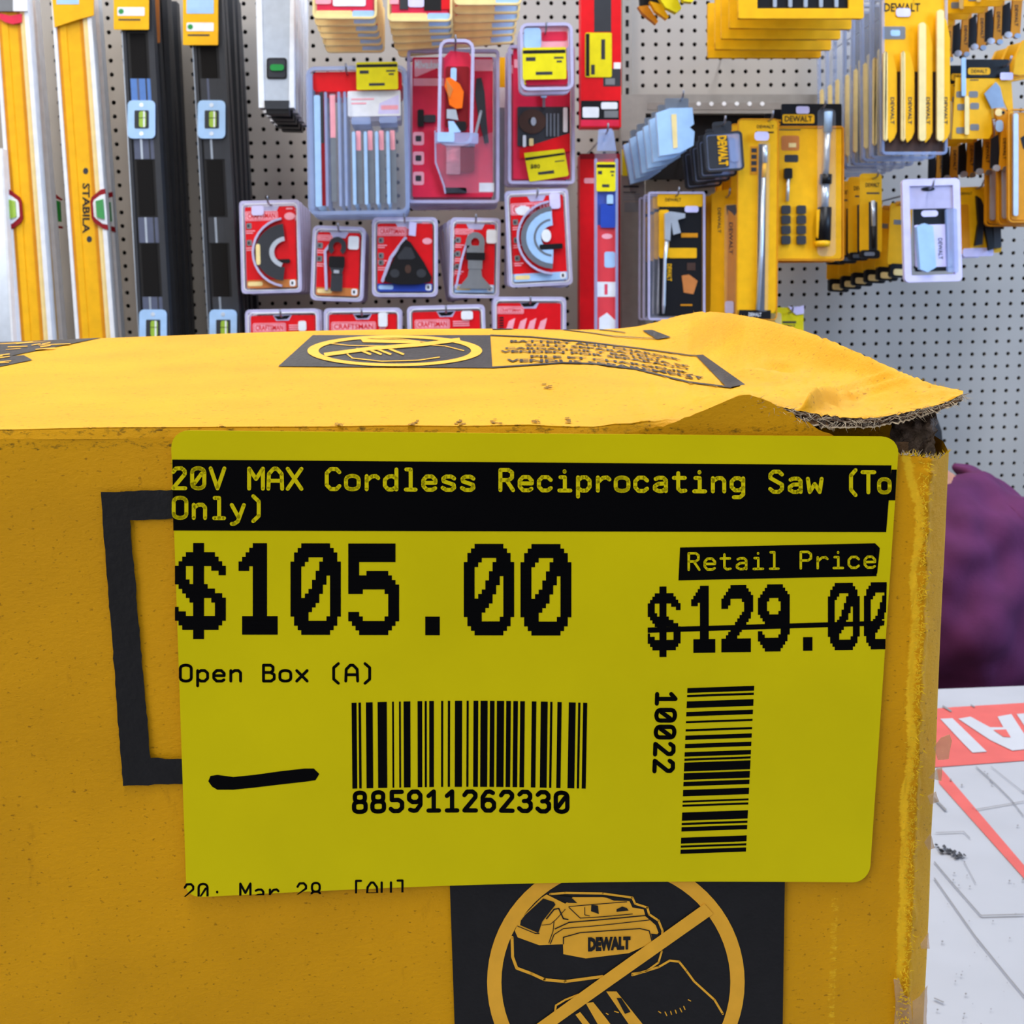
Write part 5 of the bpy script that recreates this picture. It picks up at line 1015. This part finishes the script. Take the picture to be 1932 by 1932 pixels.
# folding utility knives
def knife(dx, dy_, label, Y, stack, lab, tagc=True, g='utility knife packs'):
    q = lambda *p: [(a+dx, b+dy_) for a, b in p]; R = lambda x0, y0, x1, y1, *r: ('R', x0+dx, y0+dy_, x1+dx, y1+dy_, *r)
    c = [R(1820, 112, 1905, 148, 'black', 0, 2, 4), R(1826, 128, 1868, 141, 'yellow', -.6, 0, 4), ('P', q((1803,146),(1908,146),(1912,212),(1905,215),(1880,160),(1868,170),(1872,250),(1866,262),(1796,262)), 'yellow', 0, 2), ('T', 'DEWALT', 1832+dx, 131+dy_, 1862+dx, 138+dy_, 'black', -.9)]
    c += [R(x, y, x+17, y+12, 'grey', -.6, 0, 3) for x, y in ((1804,172),(1828,172),(1806,196),(1830,194),(1804,240),(1830,234))] + [R(1830, 150, 1846, 152, 'char', -.4, 0)]
    kn = [(('blade','grey trapezoid blade'), [('P', q((1876,156),(1884,166),(1892,202),(1868,206),(1854,178)), 'steel', -6, -4)]), (('handle','amber handle with black grip and lettering'), [('P', q((1874,206),(1892,206),(1902,220),(1904,236),(1898,320),(1880,322),(1886,240),(1874,220)), 'amber', -8, -2), ('P', q((1868,262),(1880,255),(1884,320),(1866,318)), 'black', -7, -2), ('E', 1880+dx, 214+dy_, 7, 7, 'cream', -9, -8), ('E', 1888+dx, 214+dy_, 3, 3, 'black', -9.3, -9), ('T', 'DEWALT', 1888+dx, 262+dy_, 1894+dx, 302+dy_, 'black', -8.5, 90), R(1874, 228, 1888, 250, 'ltblue', -9, -8, 6), ('E', 1876+dx, 318+dy_, 7, 6, 'silver', -9, -3), ('E', 1893+dx, 320+dy_, 6, 5, 'steel', -9, -3)])]
    sh = [R(1812, 110, 1820, 182, 'ltblue', -5, -3, 2), R(1818, 182, 1826, 255, 'cream', -5, -3, 3)]
    pr = [('backing_card', c), ('plastic_shell', sh)] + kn + ([(('price_tag','small white price tag'), [R(1884, 138, 1908, 152, 'lavender', -6, -5.6, 3)])] if tagc else [])
    item('utility_knife_pack', label, 'utility knife pack', Y, (1855+dx, 120+dy_), pr, stack=stack, dy=.045, sx=-.008, sz=.0, group=g, labels=lab, hang=(1893+dx, 126+dy_))
knife(0, 0, 'yellow utility knife pack with black header, lower of the two at the right edge', 2.0, 4, [f'{k} utility knife pack behind the lower front one' for k in ['second','third','fourth','rearmost']])
knife(22, -250, 'upper yellow utility knife pack cut off at the top corner', 1.98, 4, [f'{k} utility knife pack behind the upper one' for k in ['second','third','fourth','rearmost']], False)
knife(66, -262, 'yellow utility knife pack at the very top right corner', 1.93, 0, ['second utility knife pack at the very top right corner'], False)
item('tool_card', 'amber card with silver strip at the right edge, below the knife packs', 'tool card', 1.97, (1920, 220), [('backing_card', [('R', 1906, 212, 2000, 415, 'amber', 0, 2, 8), ('P', [(1925,260),(1960,240),(1960,300),(1930,280)], 'black', -.5, 0)]), (('silver_strip','silver strip'), [('R', 1908, 215, 1917, 408, 'silver', -8, -3, 4)]), ('plastic_shell', [('F', 1900, 206, 2005, 420, 'amber', -4, 3, 9, 3)])], stack=2, dy=.04, group=None, labels=['second amber card at the right edge', 'rearmost amber card at the right edge'])
item('tool_card', 'bright yellow card at the right edge between the knife packs', 'tool card', 2.0, (1925, 100), [('backing_card', [('P', [(1912,140),(1916,110),(1932,75),(1990,60),(1990,130),(1925,142)], 'yellow', 0, 10)])], stack=2, dy=.04, sx=-.004, labels=['second bright yellow card at the right edge', 'rearmost bright yellow card at the right edge'])
c = [('R', 1462, 580, 1516, 700, 'lemon', 0, 2, 7), ('R', 1476, 606, 1502, 610, 'char', -.4, 0), ('R', 1462, 590, 1474, 625, 'cream', -1, 0, 4), ('T', 'DEWALT', 1477, 612, 1500, 617, 'char', -.5)]
item('bit_pack', 'small lemon yellow card just above the torn box flap', 'bit pack', 2.1, (1490, 588), [('backing_card', c), (('price_tag','crumpled lavender tag'), [('P', [(1486,578),(1500,580),(1516,576),(1516,592),(1502,594),(1494,588)], 'lavender', -3, -1)])], stack=1, dy=.04, labels=['second small lemon card above the torn flap'], hang=(1488, 590))
# ---- the peg hooks themselves
for (hx, hy), Y, lab in hooks:
    a = at(hx, hy, Y); mb = MB(a)
    r = .0017
    mb.tube([a + Vector((0, -.028, .012)), a + Vector((0, -.022, .002)), a + Vector((0, -.012, 0)), Vector((a.x, WALL-.004, a.z))], r, 'wire', 6)
    o = mb.build('peg_hook')
    words = lab.split(); short = ' '.join(words[:9])
    tag(o, 'peg hook holding the ' + short.rstrip(','), 'peg hook', 'steel hooks on the pegboard')
# ------------------------------------------------------------------ the person beyond the counter
principled('shirt', (84,32,72), .85, 0, 1, .12, 30, .3, 300)
principled('skin', (176,122,98), .55, 0, 1, .05, 40)
principled('hair', (24,20,20), .6, 0, 1, .2, 200, .6, 500)
principled('trousers', (40,42,54), .8)
PY = 1.60
nk = at(1735, 940, PY); hd = at(1652, 856, PY)
def skin_body(name, verts, edges, radii, mat, parent, sub=2, root=0):
    me = bpy.data.meshes.new(name); me.from_pydata([tuple(Vector(v) - parent.location) for v in verts], edges, []); me.materials.append(M(mat))
    o = bpy.data.objects.new(name, me); C.objects.link(o); o.parent = parent
    m = o.modifiers.new('s', 'SKIN'); m.use_smooth_shade = True
    for i, r in enumerate(radii):
        me.skin_vertices[0].data[i].radius = r if isinstance(r, tuple) else (r, r)
    me.skin_vertices[0].data[root].use_root = True
    s = o.modifiers.new('d', 'SUBSURF'); s.levels = s.render_levels = sub
    return o
hip = Vector((nk.x + .05, PY + .02, .50)); sh = nk.z - .02
per = empty('person', (hip.x, hip.y, 0), 'person in a plum purple shirt leaning behind the counter, partly hidden by the box', 'person')
N = nk
SL, SR = Vector((N.x - .165, PY + .01, sh - .055)), Vector((N.x + .175, PY, sh - .05))
V = [hip, hip + Vector((-.01, -.01, .17)), Vector((N.x + .02, PY, sh - .2)), Vector((N.x, PY, sh - .06)), N + Vector((-.004, 0, .015)), hd + Vector((.0, 0, -.05)), hd, hd + Vector((0, 0, .05)),
     SL, SL + Vector((-.05, -.06, -.24)), SL + Vector((.0, -.24, -.26)), SL + Vector((.03, -.30, -.265)),
     SR, SR + Vector((.055, -.05, -.25)), SR + Vector((.02, -.24, -.28)), SR + Vector((-.01, -.31, -.285)),
     hip + Vector((-.1, 0, -.03)), hip + Vector((-.12, -.4, -.02)), hip + Vector((-.12, -.42, -.41)), hip + Vector((-.12, -.55, -.455)),
     hip + Vector((.1, 0, -.03)), hip + Vector((.12, -.4, -.02)), hip + Vector((.12, -.42, -.41)), hip + Vector((.12, -.55, -.455)),
     Vector((N.x + .09, PY, sh - .035)), Vector((N.x - .085, PY, sh - .04))]
E = [(0,1),(1,2),(2,3),(3,4),(4,5),(5,6),(6,7),(3,25),(25,8),(8,9),(9,10),(10,11),(3,24),(24,12),(12,13),(13,14),(14,15),(0,16),(16,17),(17,18),(18,19),(0,20),(20,21),(21,22),(22,23)]
Rr = [(.12,.11),(.145,.11),(.15,.11),(.085,.08),.052,.06,.076,.06,.055,.043,.033,.026,.055,.043,.033,.026,.09,.065,.045,.035,.09,.065,.045,.035,.062,.062]
skin_body('body', V, E, Rr, 'skin', per)
# shirt: torso and sleeves a little outside the body
VS = [V[0] + Vector((0, 0, .08)), V[1], V[2], V[3] + Vector((0, 0, .0)), V[24] + Vector((0, 0, .0)), V[25], V[8], V[9] + Vector((0, 0, .02)), V[12], V[13] + Vector((0, 0, .02)), V[10] + Vector((0, .09, .005)), V[14] + Vector((0, .09, .005))]
ES_ = [(0,1),(1,2),(2,3),(3,4),(3,5),(5,6),(6,7),(4,8),(8,9),(7,10),(9,11)]
so2 = skin_body('shirt', VS, ES_, [(.165,.13),(.165,.128),(.172,.13),(.115,.10),(.097,.090),(.092,.085),.07,.058,.072,.06,.045,.045], 'shirt', per, 4)
tx = bpy.data.textures.new('folds', 'CLOUDS'); tx.noise_scale = .07; tx.noise_depth = 1
dm = so2.modifiers.new('f', 'DISPLACE'); dm.texture = tx; dm.strength = .034; dm.mid_level = .5
tx2 = bpy.data.textures.new('creases', 'MARBLE'); tx2.noise_scale = .12; tx2.turbulence = 9; tx2.marble_type = 'SHARP'
dm2 = so2.modifiers.new('g', 'DISPLACE'); dm2.texture = tx2; dm2.strength = .007; dm2.mid_level = .5
skin_body('trousers', [V[0] + Vector((0, 0, .07)), V[16], V[17], V[18], V[20], V[21], V[22]], [(0,1),(1,2),(2,3),(0,4),(4,5),(5,6)], [(.165,.135),.1,.075,.06,.1,.075,.06], 'trousers', per)
# hair, ears and face
def blob(name, c, rx, ry, rz, mat, amp=0, parent=per, cut=None):
    bm = bmesh.new(); bmesh.ops.create_icosphere(bm, subdivisions=4, radius=1)
    for v in bm.verts:
        d = v.co.copy(); k = 1 + amp*n3(d.x*3, d.y*3, d.z*6)
        v.co = Vector((d.x*rx*k, d.y*ry*k, d.z*rz*k)) + c - parent.location
    if cut: bmesh.ops.delete(bm, geom=[v for v in bm.verts if cut(v.co + parent.location - c)], context='VERTS')
    me = bpy.data.meshes.new(name); bm.to_mesh(me); bm.free(); me.materials.append(M(mat))
    for p in me.polygons: p.use_smooth = True
    o = bpy.data.objects.new(name, me); C.objects.link(o); o.parent = parent; return o
hc = hd + Vector((0, 0, .0))
blob('hair', hc + Vector((0, -.006, .006)), .083, .098, .105, 'hair', .05, cut=lambda p: p.y > .045 and p.z < .045)
mb = MB(per.location)
for s_ in (-1, 1):
    e = hc + Vector((s_*.082, .0, -.02)); mb.add([e + Vector((0, math.cos(a)*.014, math.sin(a)*.026)) for a in [k*math.pi/5 for k in range(10)]] + [e + Vector((s_*.012, -.006, 0))], [(k, (k+1) % 10, 10) for k in range(10)], 'skin', True)
mb.add([hc + Vector(v) for v in ((0,.118,-.03),(-.014,.092,-.036),(.014,.092,-.036),(0,.09,.005),(0,.092,-.044))], [(0,1,3),(0,3,2),(0,4,1),(0,2,4)], 'skin', True)
mb.build('ears_and_nose', per)
mb = MB(per.location)
for s_ in (-1, 1):
    c_ = hc + Vector((s_*.03, .083, .002)); mb.add([c_ + Vector((math.cos(a)*.012, .002, math.sin(a)*.006)) for a in [k*math.pi/4 for k in range(8)]], [tuple(range(8))], 'hair')
mb.add([hc + Vector((x, .082-abs(x)*.3, -.062+z)) for x, z in ((-.022,0),(0,.005),(.022,0),(0,-.006))], [(0,1,2,3)], 'dkred')
mb.build('eyes_and_mouth', per)
# stool under the person
stl = empty('stool', (hip.x, hip.y, 0), 'round stool carrying the person behind the counter', 'stool')
mb = MB(stl.location); mb.tube([hip + Vector((0, 0, -.20)), hip + Vector((0, 0, -.165))], .15, 'black', 24); mb.build('seat', stl)
for k in range(4):
    a = math.pi/4 + k*math.pi/2; mb = MB(stl.location)
    mb.tube([hip + Vector((math.cos(a)*.09, math.sin(a)*.09, -.195)), Vector((hip.x+math.cos(a)*.13, hip.y+math.sin(a)*.13, 0))], .012, 'steel'); mb.build('leg', stl)
